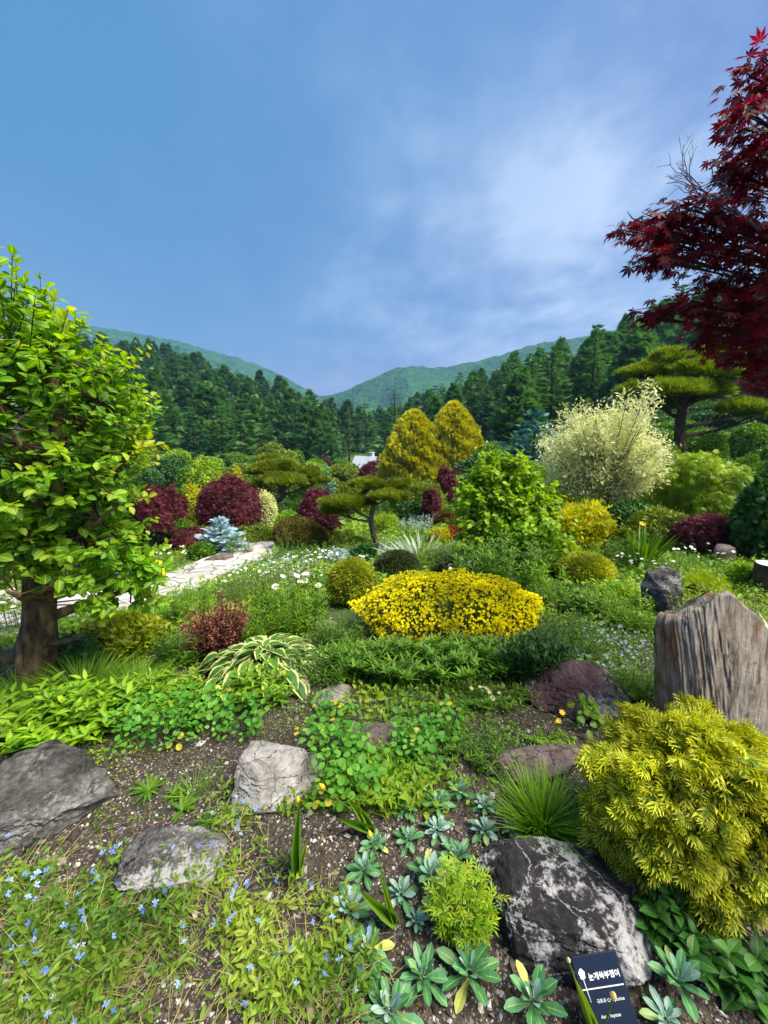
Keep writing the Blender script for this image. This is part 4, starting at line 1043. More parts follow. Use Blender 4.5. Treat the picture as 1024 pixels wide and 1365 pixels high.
carpet('white flowering carpet along the bed edge beside the path', [(370, 772, 40, 8), (420, 768, 50, 6), (330, 778, 30, 6)], M_OLIVE, M_WHITE, 6, .03, ff=.22, dens=330)
carpet('silver grey creeping mat with pale blue flowers beside the maroon rock', [(780, 875, 60, 14), (810, 850, 50, 12), (760, 890, 30, 10), (850, 865, 25, 18)], M_GREEN, M_PBLUE, 7, .03, ff=.16, hgt=.05, dens=380)

# ------------------------------------------------------------------ white house, crate, stones of the middle distance
def house():
    P = spot(488, 46.0); P[2] -= .6; k = depth_of(P) / F
    root = thing('house', 'small white gabled house with pale roof and chimney in the valley', 'house', P, R_(-28))
    wall = plainmat('white_wall', [(.7, .7, .68), (.8, .8, .78)], 3, .9, .1); roof = plainmat('pale_roof', [(.42, .46, .52), (.56, .60, .66)], 6, .7, .2)
    W, D_, Hh, Rf = 2.6, 2.0, 1.5, 1.3
    g = Geo(); w2, d2 = W / 2, D_ / 2
    v = [(-w2, -d2, 0), (w2, -d2, 0), (w2, d2, 0), (-w2, d2, 0), (-w2, -d2, Hh), (w2, -d2, Hh), (w2, d2, Hh), (-w2, d2, Hh), (-w2, 0, Hh + Rf), (w2, 0, Hh + Rf)]
    g.raw(v, [(0, 1, 5, 4), (2, 3, 7, 6), (1, 2, 6, 5), (3, 0, 4, 7)], [(5, 6, 9), (7, 4, 8)]); obj('wall', g, wall, root)
    g = Geo()
    for s in (-1, 1):
        e = .18; zl = Hh - .12
        a = [(-w2 - e, s * (d2 + e), zl), (w2 + e, s * (d2 + e), zl), (w2 + e, 0, Hh + Rf + .03), (-w2 - e, 0, Hh + Rf + .03)]
        b = [(x, y, z + .1) for x, y, z in a]
        g.raw(a + b, [(0, 1, 2, 3), (4, 5, 6, 7), (0, 1, 5, 4), (1, 2, 6, 5), (2, 3, 7, 6), (3, 0, 4, 7)])
    rf = obj('roof', g, roof, root)
    g = Geo(); bx(g, (w2 * .5, 0.25, Hh + Rf + .05), (.4, .4, .9)); bx(g, (w2 * .5, 0.25, Hh + Rf + .53), (.5, .5, .1)); obj('chimney', g, wall, rf)
    g = Geo(); bx(g, (-.4, -d2 - .03, .85), (.7, .05, .7)); wn = obj('window', g, plainmat('dark_glass', [(.02, .025, .03), (.05, .06, .07)], 2, .2, 0, gloss=.6), root)
    g = Geo(); bx(g, (-.4, -d2 - .05, .46), (.9, .1, .07)); bx(g, (-.4, -d2 - .06, .85), (.05, .03, .7)); obj('frame', g, wall, wn)
def bx(g, c, s, rnd=.5, mat=0):
    x, y, z = c; a, b, d = s[0] / 2, s[1] / 2, s[2] / 2
    v = [(x - a, y - b, z - d), (x + a, y - b, z - d), (x + a, y + b, z - d), (x - a, y + b, z - d), (x - a, y - b, z + d), (x + a, y - b, z + d), (x + a, y + b, z + d), (x - a, y + b, z + d)]
    g.raw(v, [(3, 2, 1, 0), (4, 5, 6, 7), (0, 1, 5, 4), (1, 2, 6, 5), (2, 3, 7, 6), (3, 0, 4, 7)], rnd=rnd, mat=mat)
house()
def crate():
    P = spot(392, 24.0); h = .55; root = thing('planter_box', 'small tan wooden planter box behind the drooping crimson maple', 'planter', P, .2)
    wd = plainmat('tan_wood', [(.28, .15, .08), (.45, .27, .16)], 6, .8, .2, stretch=(1, 1, 6)); g = Geo(); w = 17 * depth_of(P) / F
    for k in range(4): bx(g, (0, -w * .4, h * (.14 + .24 * k)), (w, .03, h * .225)); bx(g, (0, w * .4, h * (.14 + .24 * k)), (w, .03, h * .225)); bx(g, (-w * .5 + .016, 0, h * (.14 + .24 * k)), (.03, w * .74, h * .22)); bx(g, (w * .5 - .016, 0, h * (.14 + .24 * k)), (.03, w * .74, h * .22))
    obj('boards', g, wd, root); g = Geo(); bx(g, (0, 0, h * .86), (w * .88, w * .74, .04)); obj('soil', g, SOIL, root)
crate()

# ------------------------------------------------------------------ low planting that packs the beds between the shrubs
def packing():
    for i, (lb, u, vt, w_, vb, mt, L, tp) in enumerate((
        ('light green leafy shoots right of the leafy tree, in front of the golden shrub', 718, 682, 74, 772, M_FRESH, .09, OVAL), ('leafy green drift below the golden shrub and the pale variegated tree', 715, 672, 90, 738, M_FRESH, .07, NARROW), ('dark green herb drift left of the sword leaved iris', 822, 712, 60, 760, M_GREEN, .07, NARROW),
        ('soft green perennials at the foot of the leafy green tree', 640, 715, 80, 768, M_GREEN, .07, NARROW), ('pale lime perennial clump between the stripy iris and the lily shoots', 590, 722, 50, 764, M_WEEP, .06, NARROW),
        ('green herbs in front of the clipped box shrub at the path', 385, 718, 70, 752, M_GREEN, .06, NARROW), ('yellow green herbs between the sculpted pine and the lime shrub', 478, 702, 60, 740, M_OLIVE, .06, NARROW),
        ('dark weeds at the left foot of the golden globe shrub', 418, 782, 34, 820, M_GREEN, .05, NARROW),
        ('lush green herbs behind the golden topped globe, left of the iris', 790, 726, 60, 764, M_FRESH, .06, NARROW), ('green herbs at the back right of the yellow mound', 735, 775, 60, 815, M_GREEN, .055, NARROW),
        ('feathery green plants left of the round reddish stone', 900, 735, 70, 775, M_GREEN, .05, NARROW), ('tall grassy herbs right of the round reddish stone', 1000, 738, 60, 775, M_WEEP, .05, NARROW),
        ('green herbs between blue spruce and path edge', 320, 705, 40, 742, M_OLIVE, .05, NARROW), ('green herb drift left of the path below the spruce', 225, 735, 60, 770, M_FRESH, .05, NARROW),
        ('leafy herbs between the yellow green shrub and the barberry', 235, 830, 60, 896, M_GREEN, .055, NARROW), ('weeds at the right foot of the barberry above the hosta', 345, 800, 60, 866, M_FRESH, .05, NARROW),
        ('fine weeds under the left end of the yellow mound', 448, 815, 60, 872, M_GREEN, .05, NARROW), ('leafy weeds between the maroon rock and the petrified wood', 845, 880, 60, 940, M_FRESH, .05, NARROW),
        ('weeds behind the maroon rock below the golden topped globe', 760, 835, 70, 880, M_GREEN, .045, NARROW), ('weeds at the foot of the dark upright rock, left side', 848, 805, 50, 845, M_FRESH, .045, NARROW))):
        stalks(lb, u, vt, w_, vb, 56, mt, L=L, tp=tp, per=15, spread=.5, hvar=.35)
    for lb, u, vt, w_, Y, mt in (
        ('pale green airy shrub between the leafy tree and the golden shrub', 706, 648, 80, 9.0, M_GREEN), ('yellow green bush behind the golden shrub, left of the pale tree', 760, 640, 70, 10.0, M_WEEP),
        ('mid green bush filling the gap right of the pale tree trunk', 872, 640, 90, 9.5, M_GREEN), ('green bush behind the weeping maple', 985, 600, 80, 10.5, M_GREEN), ('low green bush between the low purple maple and the yew', 985, 668, 60, 6.6, M_GREEN),
        ('green bush between the twin golden conifers and the sculpted pine', 560, 632, 80, 12.0, M_OLIVE), ('dark green bush left of the orange brown ball shrub', 548, 662, 46, 11.5, M_DKGR),
        ('green bush behind the small neat blue green cone', 410, 622, 60, 19.0, M_GREEN), ('broad lime bush behind the large dark red maple', 345, 628, 60, 14.0, M_FRESH), ('green bush between the red maples at the back left', 250, 640, 60, 12.0, M_GREEN)):
        mound(lb, u, vt, w_, Y=Y, mat=mt, tp=K3, size=.075, cov=2.2, amp=.3, K=24, sig=.26)
    for lb, u, vt, w_, vb, mt, tp, L in (
        ('fresh lime leafy bush right of the leafy tree, below the golden shrub', 706, 690, 92, 776, M_FRESH, ROUNDL, .06), ('yellow green bush in front of the golden shrub, left of the golden topped globe', 748, 712, 66, 770, M_WEEP, K2, .06),
        ('olive bush between the golden topped globe and the sword leaved iris', 826, 700, 60, 752, M_OLIVE, K3, .05), ('small olive cushion bush on the bank left of the golden globe', 408, 770, 46, 800, M_OLIVE, K3, .04),
        ('dark green low bush at the foot of the sculpted pine, right side', 486, 722, 48, 752, M_DKGR, K3, .05), ('green leafy bush behind the middle of the yellow mound', 640, 734, 66, 782, M_GREEN, K2, .06),
        ('lime weedy bush left of the dark upright rock', 822, 776, 66, 814, M_FRESH, K2, .05), ('bright lime feathery bush behind the petrified wood', 940, 764, 84, 808, LM('lime_bush', (.18, .30, .01), (.32, .44, .015), (.46, .54, .03)), TUFT, .07),
        ('green leafy bush at the bank below the daisies, right of the barberry', 362, 786, 60, 842, M_GREEN, K2, .05), ('small lime bush beside the cut stump', 985, 748, 50, 790, M_FRESH, K3, .04),
        ('low silvery bush on the bank behind the golden globe', 455, 730, 44, 754, M_SILV, K3, .04), ('low dark green spreading juniper right of the yellow mound', 770, 800, 70, 832, M_DKGR, SPRAY_LO, .08)):
        mound(lb, u, vt, w_, vb, mat=mt, tp=tp, size=L, cov=2.2, amp=.36, K=26, sig=.25, up=.5)
packing()
# ------------------------------------------------------------------ rocks
def rock_mat(name, stops, vein=None, vein_w=.03, vscale=4.0, scale=5.0, lich=None, bump=1.0, patch=(.5, .62), stretch=(1, 1, 1), rot=(0, 0, 0), pscale=3.2):
    if name in _mats: return _mats[name]
    m = bpy.data.materials.new(name); m.use_nodes = True; nt = m.node_tree; nt.nodes.clear(); L = nt.links
    tc = NN(nt, 'ShaderNodeTexCoord'); mp = NN(nt, 'ShaderNodeMapping'); mp.inputs['Scale'].default_value = stretch; mp.inputs['Rotation'].default_value = rot; L.new(tc.outputs['Object'], mp.inputs[0]); P = mp.outputs[0]
    n1 = NN(nt, 'ShaderNodeTexNoise', i_Scale=scale, i_Detail=10.0, i_Roughness=.68, i_Distortion=.4); L.new(P, n1.inputs['Vector'])
    n2 = NN(nt, 'ShaderNodeTexNoise', i_Scale=scale * 9, i_Detail=6.0, i_Roughness=.7); L.new(P, n2.inputs['Vector'])
    f = mth(nt, 'MULTIPLY_ADD', n2.outputs[0], .5, mth(nt, 'MULTIPLY_ADD', n1.outputs[0], 1.0, -.25))
    k = len(stops)
    c = ramp(nt, f, [(.3 + .4 * i / (k - 1), s) for i, s in enumerate(stops)]).outputs[0]
    if lich:
        n3 = NN(nt, 'ShaderNodeTexNoise', i_Scale=pscale, i_Detail=8.0, i_Roughness=.7); L.new(P, n3.inputs['Vector'])
        e = mth(nt, 'MULTIPLY_ADD', n2.outputs[0], .35, mth(nt, 'MULTIPLY', n3.outputs[0], .8))
        e = ramp(nt, e, [(patch[0], (0, 0, 0)), (patch[1], (.9,) * 3)]).outputs[0]; c = mixc(nt, e, c, lich)
    if vein:
        wv = NN(nt, 'ShaderNodeVectorMath', operation='MULTIPLY_ADD'); L.new(n1.outputs['Color'], wv.inputs[0]); wv.inputs[1].default_value = (.16, .16, .16); L.new(P, wv.inputs[2])
        ve = NN(nt, 'ShaderNodeTexVoronoi', i_Scale=vscale, feature='DISTANCE_TO_EDGE'); L.new(wv.outputs[0], ve.inputs['Vector'])
        e = mth(nt, 'MULTIPLY', mth(nt, 'LESS_THAN', ve.outputs['Distance'], vein_w), mth(nt, 'GREATER_THAN', n2.outputs[0], .42))
        c = mixc(nt, e, c, vein)
    bs = NN(nt, 'ShaderNodeBsdfPrincipled'); bs.inputs['Roughness'].default_value = .85; bs.inputs['Specular IOR Level'].default_value = .3; L.new(c, bs.inputs['Base Color'])
    b = NN(nt, 'ShaderNodeBump'); b.inputs['Strength'].default_value = bump; b.inputs['Distance'].default_value = .02; L.new(f, b.inputs['Height']); L.new(b.outputs[0], bs.inputs['Normal'])
    out = NN(nt, 'ShaderNodeOutputMaterial'); L.new(bs.outputs[0], out.inputs[0]); _mats[name] = m
    return m
def ico(n=6):
    import bmesh
    bm = bmesh.new(); bmesh.ops.create_icosphere(bm, subdivisions=n, radius=1.0)
    v = np.array([x.co[:] for x in bm.verts]); t = np.array([[y.index for y in f.verts] for f in bm.faces]); bm.free()
    return v, t
ICO6, ICO4 = ico(6), ico(4)
def rock(label, u, vt, wpx, vb, mat, seed, dr=.8, rz=0.0, cuts=9, rough=.12, lo=False, hscale=1.0, name='boulder', strat=0.0, dirs=None, sq=.75):
    P, w, h = place(u, vt, wpx, vb, None, dr); dr = FIT['dr']
    rg = rs(seed); v, t = ICO4 if lo else ICO6
    d = v.copy(); d = np.sign(d) * np.abs(d) ** sq; p = d * 1.0
    for k in range(cuts):
        n_ = nrm(rg.normal(size=3) * [1, 1, .7]) if dirs is None or k >= len(dirs) else nrm(np.array(dirs[k][:3], float))
        off = rg.uniform(.52, .84) if dirs is None or k >= len(dirs) else dirs[k][3]
        s = p @ n_ - off; p = p - np.maximum(s, 0)[:, None] * n_ * .93
    q = p * 1.7 + seed
    p = p + nrm(p) * (fbm(q, 6, seed, .6) * rough * 2.6 + (0 if lo else 1) * fbm(q * 7, 3, seed + 2, .6) * .05)[:, None]
    rid = np.abs(fbm(q * 2.3, 3, seed + 5)); p = p - nrm(p) * (np.clip(.05 - rid, 0, .05) * rough * 9)[:, None]
    if strat:
        p = p + nrm(p) * (np.sin((p @ nrm(np.array([.5, .2, 1.0]))) * 13 + fbm(q, 3, 3) * 7) * strat)[:, None]
    mx, mn = p.max(0), p.min(0)
    p = (p - (mx + mn) / 2) / ((mx - mn) / 2)
    h2 = (h * 1.28) * hscale
    p = p * np.array([w / 2, w / 2 * dr, h2 / 2]); p[:, 2] += h * hscale - h2 / 2
    c, s_ = cos(rz), sin(rz); p[:, :2] = p[:, :2] @ np.array([[c, s_], [-s_, c]])
    g = Geo(); g.raw(p, (), t)
    o = obj(name, g, mat, None, P, smooth=True)
    return tag(o, label, 'rock')
RK_GREY = rock_mat('grey_rock', [(.012, .011, .010), (.045, .042, .038), (.10, .096, .09), (.22, .21, .20)], lich=(.32, .31, .29), patch=(.62, .74), stretch=(1, 1, 2.2), rot=(.3, .5, 0))
RK_PALE = rock_mat('pale_rock', [(.10, .09, .08), (.22, .205, .19), (.33, .32, .30), (.44, .43, .41)], vein=(.07, .06, .05), vein_w=.012, vscale=6, bump=.8)
RK_SPECK = rock_mat('speckled_rock', [(.02, .018, .016), (.075, .07, .065), (.17, .165, .155), (.30, .29, .28)], lich=(.42, .41, .40), patch=(.56, .62), scale=9)
RK_DARK = rock_mat('dark_cracked_rock', [(.005, .005, .005), (.016, .015, .015), (.04, .037, .037), (.11, .10, .10)], vein=(.30, .30, .30), vein_w=.010, vscale=5.5, lich=(.44, .43, .44), patch=(.575, .64), scale=5, pscale=6.5, bump=1.2)
RK_RED = rock_mat('reddish_rock', [(.04, .027, .023), (.11, .08, .07), (.19, .145, .13), (.30, .25, .23)], vein=(.03, .02, .02), vein_w=.015, vscale=7, stretch=(1, 1, 2))
RK_MAR = rock_mat('maroon_rock', [(.02, .012, .013), (.075, .04, .04), (.13, .08, .075), (.24, .18, .17)], lich=(.42, .38, .36), patch=(.62, .68), stretch=(1.5, 1, 1))
RK_CHAR = rock_mat('charcoal_rock', [(.008, .008, .009), (.03, .03, .032), (.075, .075, .075), (.2, .2, .2)], lich=(.34, .33, .33), patch=(.6, .66), stretch=(1, 1, 3), rot=(0, .6, 0))
rock('big dark grey boulder with pale streaks at the lower left corner of the bed', 28, 1012, 262, 1180, RK_GREY, 41, .72, .12, 11, .15, dirs=[(.15, -.25, 1, .5), (.75, -.35, .6, .55), (.3, -1, .35, .55), (.9, .4, .5, .6)], sq=.6)
rock('pale grey smooth boulder between the clover leaves and the blue flowers', 372, 991, 122, 1088, RK_PALE, 52, .8, .2, 6, .09, dirs=[(.35, -.5, 1, .62), (-.5, -.6, .4, .7)])
rock('low speckled light grey rock sunk in gravel between two boulders', 230, 1096, 146, 1212, RK_SPECK, 63, .9, .4, 5, .16, dirs=[(-.25, -.45, 1, .5)])
rock('largest dark boulder with white cracked patches beside the plant name sign', 752, 1130, 238, 1322, RK_DARK, 74, .8, -.1, 6, .09, dirs=[(-.1, -.45, 1, .62), (-.3, -1, .3, .66), (.9, -.3, .3, .72), (-.9, -.3, .5, .76)])
rock('flat reddish brown rock behind the grass tuft', 712, 996, 150, 1052, RK_RED, 85, .7, .1, 6, .12, dirs=[(0, -.2, 1, .6)])
rock('dark maroon wedge shaped rock with a pale streak near the dark green shrub', 768, 884, 142, 966, RK_MAR, 96, .7, -.15, 5, .1, dirs=[(.6, -.4, .7, .5), (-.75, -.2, .55, .62)])
rock('dark charcoal upright rock with pale diagonal bands behind the petrified wood', 880, 757, 56, 830, RK_CHAR, 107, .8, .3, 6, .08, strat=.05, sq=.6)
rock('round reddish stone in front of the low purple maple', 961, 725, 36, 753, RK_RED, 118, .8, 0, 4, .06, lo=True)
rock('small pale rock at the right foot of the variegated hosta', 446, 915, 56, 945, RK_PALE, 129, .8, .5, 6, .12, lo=True)
rock('flat pale reddish rock partly hidden by clover leaves in the middle', 502, 968, 80, 1002, RK_RED, 131, .8, 0, 6, .12, lo=True)
rock('small grey rock at the right end of the yellow mound', 742, 803, 48, 822, RK_GREY, 142, .7, 0, 5, .12, lo=True)
rock('flat edging stone beside the path under the blue spruce', 296, 738, 46, 750, RK_RED, 153, .6, 0, 5, .08, lo=True)
rock('pale stone slab at the far bend of the path', 352, 722, 24, 730, RK_PALE, 164, .8, 0, 5, .08, lo=True)
rock('small grey stone half hidden in weeds left of the golden globe', 432, 828, 34, 842, RK_PALE, 175, .8, 0, 5, .1, lo=True)

# ------------------------------------------------------------------ petrified wood and cut stump
def petrified():
    P = G(975, 1012); P[1] += .22; P = np.array([ (975 - U0) / F * depth_of(P), P[1], 0]); P[2] = T1(P[0], P[1])
    k = depth_of(P) / F; rg = rs(8)
    n, m = 420, 150
    a = np.arange(n) / n * 2 * pi
    # plan of the slab: broad face towards the path, thinner behind
    hw, hd = 100 * k, 44 * k
    sx = np.sign(np.cos(a)) * np.abs(np.cos(a)) ** .55; sy = np.sign(np.sin(a)) * np.abs(np.sin(a)) ** .6
    rib = fbm(np.stack([np.cos(a) * 5, np.sin(a) * 5, a * 0], 1), 4, 4) * .10 + fbm(np.stack([np.cos(a) * 22, np.sin(a) * 22, a * 0], 1), 3, 7) * .03
    X = sx * (1 + rib) * hw; Yy = sy * (1 + rib * 1.2) * hd
    # outline of the broken top across the face (u offset in px -> height px)
    tu = np.array([-130, -104, -92, -78, -60, -45, -34, -22, -8, 8, 30, 60, 100]); tv = np.array([816, 812, 806, 799, 792, 778, 774, 781, 798, 816, 836, 850, 885])
    hz = np.array([top_h(P, v_) for v_ in tv])
    rows = []
    for j in range(m + 1):
        t = j / m
        zt = np.interp(X / k, tu, hz) * (1 - .30 * np.clip(Yy / hd + .1, 0, 1.1) / 1.1) + fbm(np.stack([X * 14, Yy * 14, a * 0], 1), 3, 12) * .07
        z = -.12 + (zt + .12) * t
        q = np.stack([np.cos(a) * 3.0, np.sin(a) * 3.0, z * 1.5], 1)
        s = 1 + fbm(q * [4, 4, 1.2], 5, 21, .6) * .16 - np.clip(.035 - np.abs(fbm(q * [3, 3, .6], 2, 55)), 0, .035) * 1.6 + fbm(np.stack([np.cos(a) * 40, np.sin(a) * 40, z * 9], 1), 2, 31) * .02 + fbm(np.stack([X * 24, Yy * 24, z * 9], 1), 3, 63) * .05
        s *= .90 + .14 * t
        # knotted, worn upper right half
        kn = np.clip((X / k + 5) / 60, 0, 1) * np.clip((z - .35) / .3, 0, 1) * (Yy < .1)
        s += kn * fbm(np.stack([X * 8, Yy * 8, z * 8], 1), 5, 77, .6) * .55
        dep_ = 1 - .6 * np.clip(z / .8, 0, 1) ** 1.3; rows.append(np.stack([X * s, (Yy * s + hd * .35) * dep_ - hd * .35, z], 1))
    top = rows[-1]
    for f, dz in ((.8, .01), (.55, -.02), (.25, -.03), (0, -.03)):
        c = top.copy(); ce = top[:, :2].mean(0); c[:, 1] = ce[1] + (c[:, 1] - ce[1]) * f; c[:, 0] = c[:, 0] * (1 - (1 - f) * .25); c[:, 2] = np.interp(c[:, 0] / k, tu, hz) * (1 - .30 * np.clip(c[:, 1] / hd + .1, 0, 1.1) / 1.1) + dz + fbm(c * 12, 3, 3) * .05; rows.append(c)
    v = np.concatenate(rows); nr = len(rows); q = []
    i = np.arange(n); i2 = (i + 1) % n
    for j in range(nr - 1): q.append(np.stack([j * n + i, j * n + i2, (j + 1) * n + i2, (j + 1) * n + i], 1))
    v[:, 0] -= np.maximum(v[:, 2], 0) * .19
    c, s_ = cos(.12), sin(.12); v[:, :2] = v[:, :2] @ np.array([[c, s_], [-s_, c]])
    g = Geo(); g.raw(v, np.concatenate(q))
    m_ = bpy.data.materials.new('petrified_wood'); m_.use_nodes = True; nt = m_.node_tree; nt.nodes.clear(); L = nt.links
    tc = NN(nt, 'ShaderNodeTexCoord'); mp = NN(nt, 'ShaderNodeMapping'); mp.inputs['Scale'].default_value = (1, 1, .09); L.new(tc.outputs['Object'], mp.inputs[0])
    n1 = NN(nt, 'ShaderNodeTexNoise', i_Scale=36.0, i_Detail=10.0, i_Roughness=.75, i_Distortion=.4); L.new(mp.outputs[0], n1.inputs['Vector'])
    n2 = NN(nt, 'ShaderNodeTexNoise', i_Scale=7.0, i_Detail=4.0); L.new(mp.outputs[0], n2.inputs['Vector'])
    n3 = NN(nt, 'ShaderNodeTexNoise', i_Scale=9.0, i_Detail=8.0, i_Roughness=.65); L.new(tc.outputs['Object'], n3.inputs['Vector'])
    c1 = ramp(nt, n1.outputs[0], [(.30, (.05, .035, .022)), (.41, (.25, .19, .125)), (.52, (.52, .44, .33)), (.70, (.78, .70, .57))]).outputs[0]
    org = ramp(nt, n2.outputs[0], [(.48, (0,) * 3), (.56, (.85,) * 3), (.68, (0,) * 3)]).outputs[0]
    c1 = mixc(nt, org, c1, mixc(nt, n1.outputs[0], (.10, .04, .01), (.55, .29, .10)))
    gy = ramp(nt, n3.outputs[0], [(.5, (0,) * 3), (.66, (.75,) * 3)]).outputs[0]; c1 = mixc(nt, gy, c1, (.50, .48, .44))
    dk = ramp(nt, n3.outputs[0], [(.30, (.8,) * 3), (.40, (0,) * 3)]).outputs[0]; c1 = mixc(nt, dk, c1, (.05, .04, .03))
    bs = NN(nt, 'ShaderNodeBsdfPrincipled'); bs.inputs['Roughness'].default_value = .8; L.new(c1, bs.inputs['Base Color'])
    b = NN(nt, 'ShaderNodeBump'); b.inputs['Strength'].default_value = 1.0; b.inputs['Distance'].default_value = .025; L.new(n1.outputs[0], b.inputs['Height'])
    b2 = NN(nt, 'ShaderNodeBump'); b2.inputs['Strength'].default_value = .6; b2.inputs['Distance'].default_value = .03; L.new(n3.outputs[0], b2.inputs['Height']); L.new(b.outputs[0], b2.inputs['Normal'])
    L.new(b2.outputs[0], bs.inputs['Normal']); out = NN(nt, 'ShaderNodeOutputMaterial'); L.new(bs.outputs[0], out.inputs[0])
    tag(obj('petrified_wood', g, m_, None, P, smooth=True), 'tall upright block of petrified wood with vertical grain and broken top', 'petrified wood')
petrified()
def cut_stump():
    P, w, h = place(1022, 752, 44, 797); root = thing('tree_stump', 'short sawn log stump with pale flat top among the lime feathery weeds', 'stump', P)
    n, m = 64, 14; a = np.arange(n) / n * 2 * pi; rows = []
    for j in range(m + 1):
        z = -.05 + (h + .05) * j / m; s = w / 2 * (1 + fbm(np.stack([np.cos(a) * 4, np.sin(a) * 4, a * 0 + z * 3], 1), 4, 5) * .22 + .12 * (1 - j / m) ** 2)
        rows.append(np.stack([np.cos(a) * s, np.sin(a) * s, a * 0 + z], 1))
    v = np.concatenate(rows); i = np.arange(n); q = np.concatenate([np.stack([j * n + i, j * n + (i + 1) % n, (j + 1) * n + (i + 1) % n, (j + 1) * n + i], 1) for j in range(m)])
    g = Geo(); g.raw(v, q); obj('bark', g, BARK, root, smooth=True)
    t = rows[-1] * [.97, .97, 1] + [0, 0, .004]; v = np.concatenate([t, [[0, 0, h + .006]]]); g = Geo(); g.raw(v, (), [(k, (k + 1) % n, n) for k in range(n)])
    m_ = plainmat('sawn_wood', [(.34, .30, .25), (.52, .48, .42), (.62, .6, .55)], 9, .8, .2); obj('cut_top', g, m_, root)
cut_stump()

# ------------------------------------------------------------------ big leafy tree at the left
def left_tree():
    P = G(50, 912); rg = rs(91); z0 = P[2]
    root = thing('leafy_tree', 'big bright green broad leaved tree with thick gnarled trunk beside the path', 'tree', P)
    k = depth_of(P) / F
    t = Geo()
    t.tube([[.0, 0, -.1], [.0, 0, .06], [.0, 0, .25], [.0, 0, .45], [-.01, 0, .75], [0, .02, 1.15], [.03, .02, 1.6], [.02, 0, 2.05]], [.115, .09, .078, .074, .07, .06, .045, .03], 28, bump=1.5, seed=6)
    limbs = []
    for j in range(15):
        z = .48 + 1.35 * j / 15 + rg.uniform(-.04, .04); a = j * 2.4 + rg.uniform(-.3, .3) + .2
        Rr = .70 * (1.0 - .42 * j / 15) * rg.uniform(.7, 1.0)
        b = np.array([0.0, 0, z]); e = np.array([cos(a) * Rr, sin(a) * Rr, z + rg.uniform(.08, .4) + .25 * j / 15]); mid = b * .5 + e * .5 + np.array([0, 0, rg.uniform(-.10, .02)])
        r0 = .042 * (1 - .5 * j / 15)
        t.tube([b, b * .75 + mid * .25 + [0, 0, .0], mid, e], [r0, r0 * .85, r0 * .6, r0 * .2], 8, bump=.5, seed=j); limbs.append((b, mid, e))
    t.tube([[.05, -.03, .30], [.22, -.03, .34], [.34, -.06, .40]], [.022, .014, .006], 8, bump=.6); t.tube([[-.04, -.02, .20], [-.25, -.05, .22]], [.04, .02], 8, bump=.6)
    # shoots fill a lumpy crown
    N = 1050
    c = np.array([-.28, 0.02, 1.40]); rad = np.array([.86, .84, 1.06])
    d = nrm(rg.normal(size=(N, 3))); f = lump_fn(22, .3, .26, rg)(d)
    rr = .48 + .52 * rg.random(N) ** .6
    p = c + d * (rr * f)[:, None] * rad
    low = np.array([.36, .0, .78]) + nrm(rg.normal(size=(80, 3))) * rg.random((80, 1)) ** .4 * np.array([.34, .4, .26]); p = np.concatenate([p, low]); d = np.concatenate([d, nrm(low - c)])
    # taper towards the top; keep the trunk foot free
    tz = np.clip((p[:, 2] - 1.5) / 1.0, 0, 1); p[:, :2] = c[:2] + (p[:, :2] - c[:2]) * (1 - .16 * tz)[:, None]
    keep = p[:, 2] > np.where(p[:, 0] > .28, .56, .82) - .48 * np.minimum(p[:, 1], 0)
    keep &= ~((np.abs(p[:, 0]) < .3) & (p[:, 1] < 0.1) & (p[:, 2] < .60)); p, d = p[keep], d[keep]
    g = Geo(); tw = Geo()
    P0 = np.array([x[1] for x in limbs] + [x[2] for x in limbs] + [x[1] * .5 + x[2] * .5 for x in limbs])
    for q, n_ in zip(p, d):
        b = P0[np.argmin(np.linalg.norm(P0 - q, axis=1))]; mid = (b + q) / 2 + [0, 0, -.02]
        if np.linalg.norm(b - q) < .3: tw.tube([b, mid, q], [.007, .005, .0035], 4)
        L = rg.uniform(.14, .26); sd = nrm(n_ * .75 + [0, 0, .45] + rg.normal(size=3) * .35); e = q + sd * L
        if q[2] > 2.1 and rg.random() < .5: sd = nrm(sd * .3 + [0, 0, 1]); L *= 1.35; e = q + sd * L
        tw.tube([q, (q + e) / 2, e], [.0035, .0028, .0015], 4)
        m = int(rg.integers(9, 14)); s = np.linspace(.05, 1, m)[:, None]; pp = q + (e - q) * s
        ph = np.arange(m) * 2.6 + rg.uniform(0, 6); side = nrm(np.cross(sd, [0.1, .2, 1])); up_ = np.cross(side, sd)
        di = nrm(side * np.cos(ph)[:, None] + up_ * np.sin(ph)[:, None] * .55 + sd * .55 + np.array([0, 0, -.12]) + rg.normal(size=(m, 3)) * .2)
        hint = nrm(np.array([0, 0, 1.0]) + n_ * .45 + rg.normal(size=(m, 3)) * .4)
        tp = np.clip(rg.normal(.42, .2) + rg.normal(size=m) * .16 + (s[:, 0] - .5) * .35, 0, 1)
        g.add(OVAL, frames(di, hint), pp, rg.uniform(.052, .094, m) * (1.05 - .35 * s[:, 0]), tp)
    for G_ in (t, tw, g):      # the whole tree leans a little to the right
        for a_ in G_.v: a_[:, 0] += .21 * np.maximum(a_[:, 2], 0)
    obj('trunk', t, plainmat('gnarled_bark', [(.02, .013, .006), (.085, .055, .024), (.20, .14, .065), (.33, .25, .14)], 16, .9, 1.0, stretch=(1, 1, .4)), root, smooth=True); obj('twigs', tw, STEMB, root)
    obj('crown', g, LM('tree_leaf', (.055, .19, .006), (.12, .32, .008), (.25, .47, .015), (.46, .52, .05), rib=.5, trans=.45), root)
left_tree()

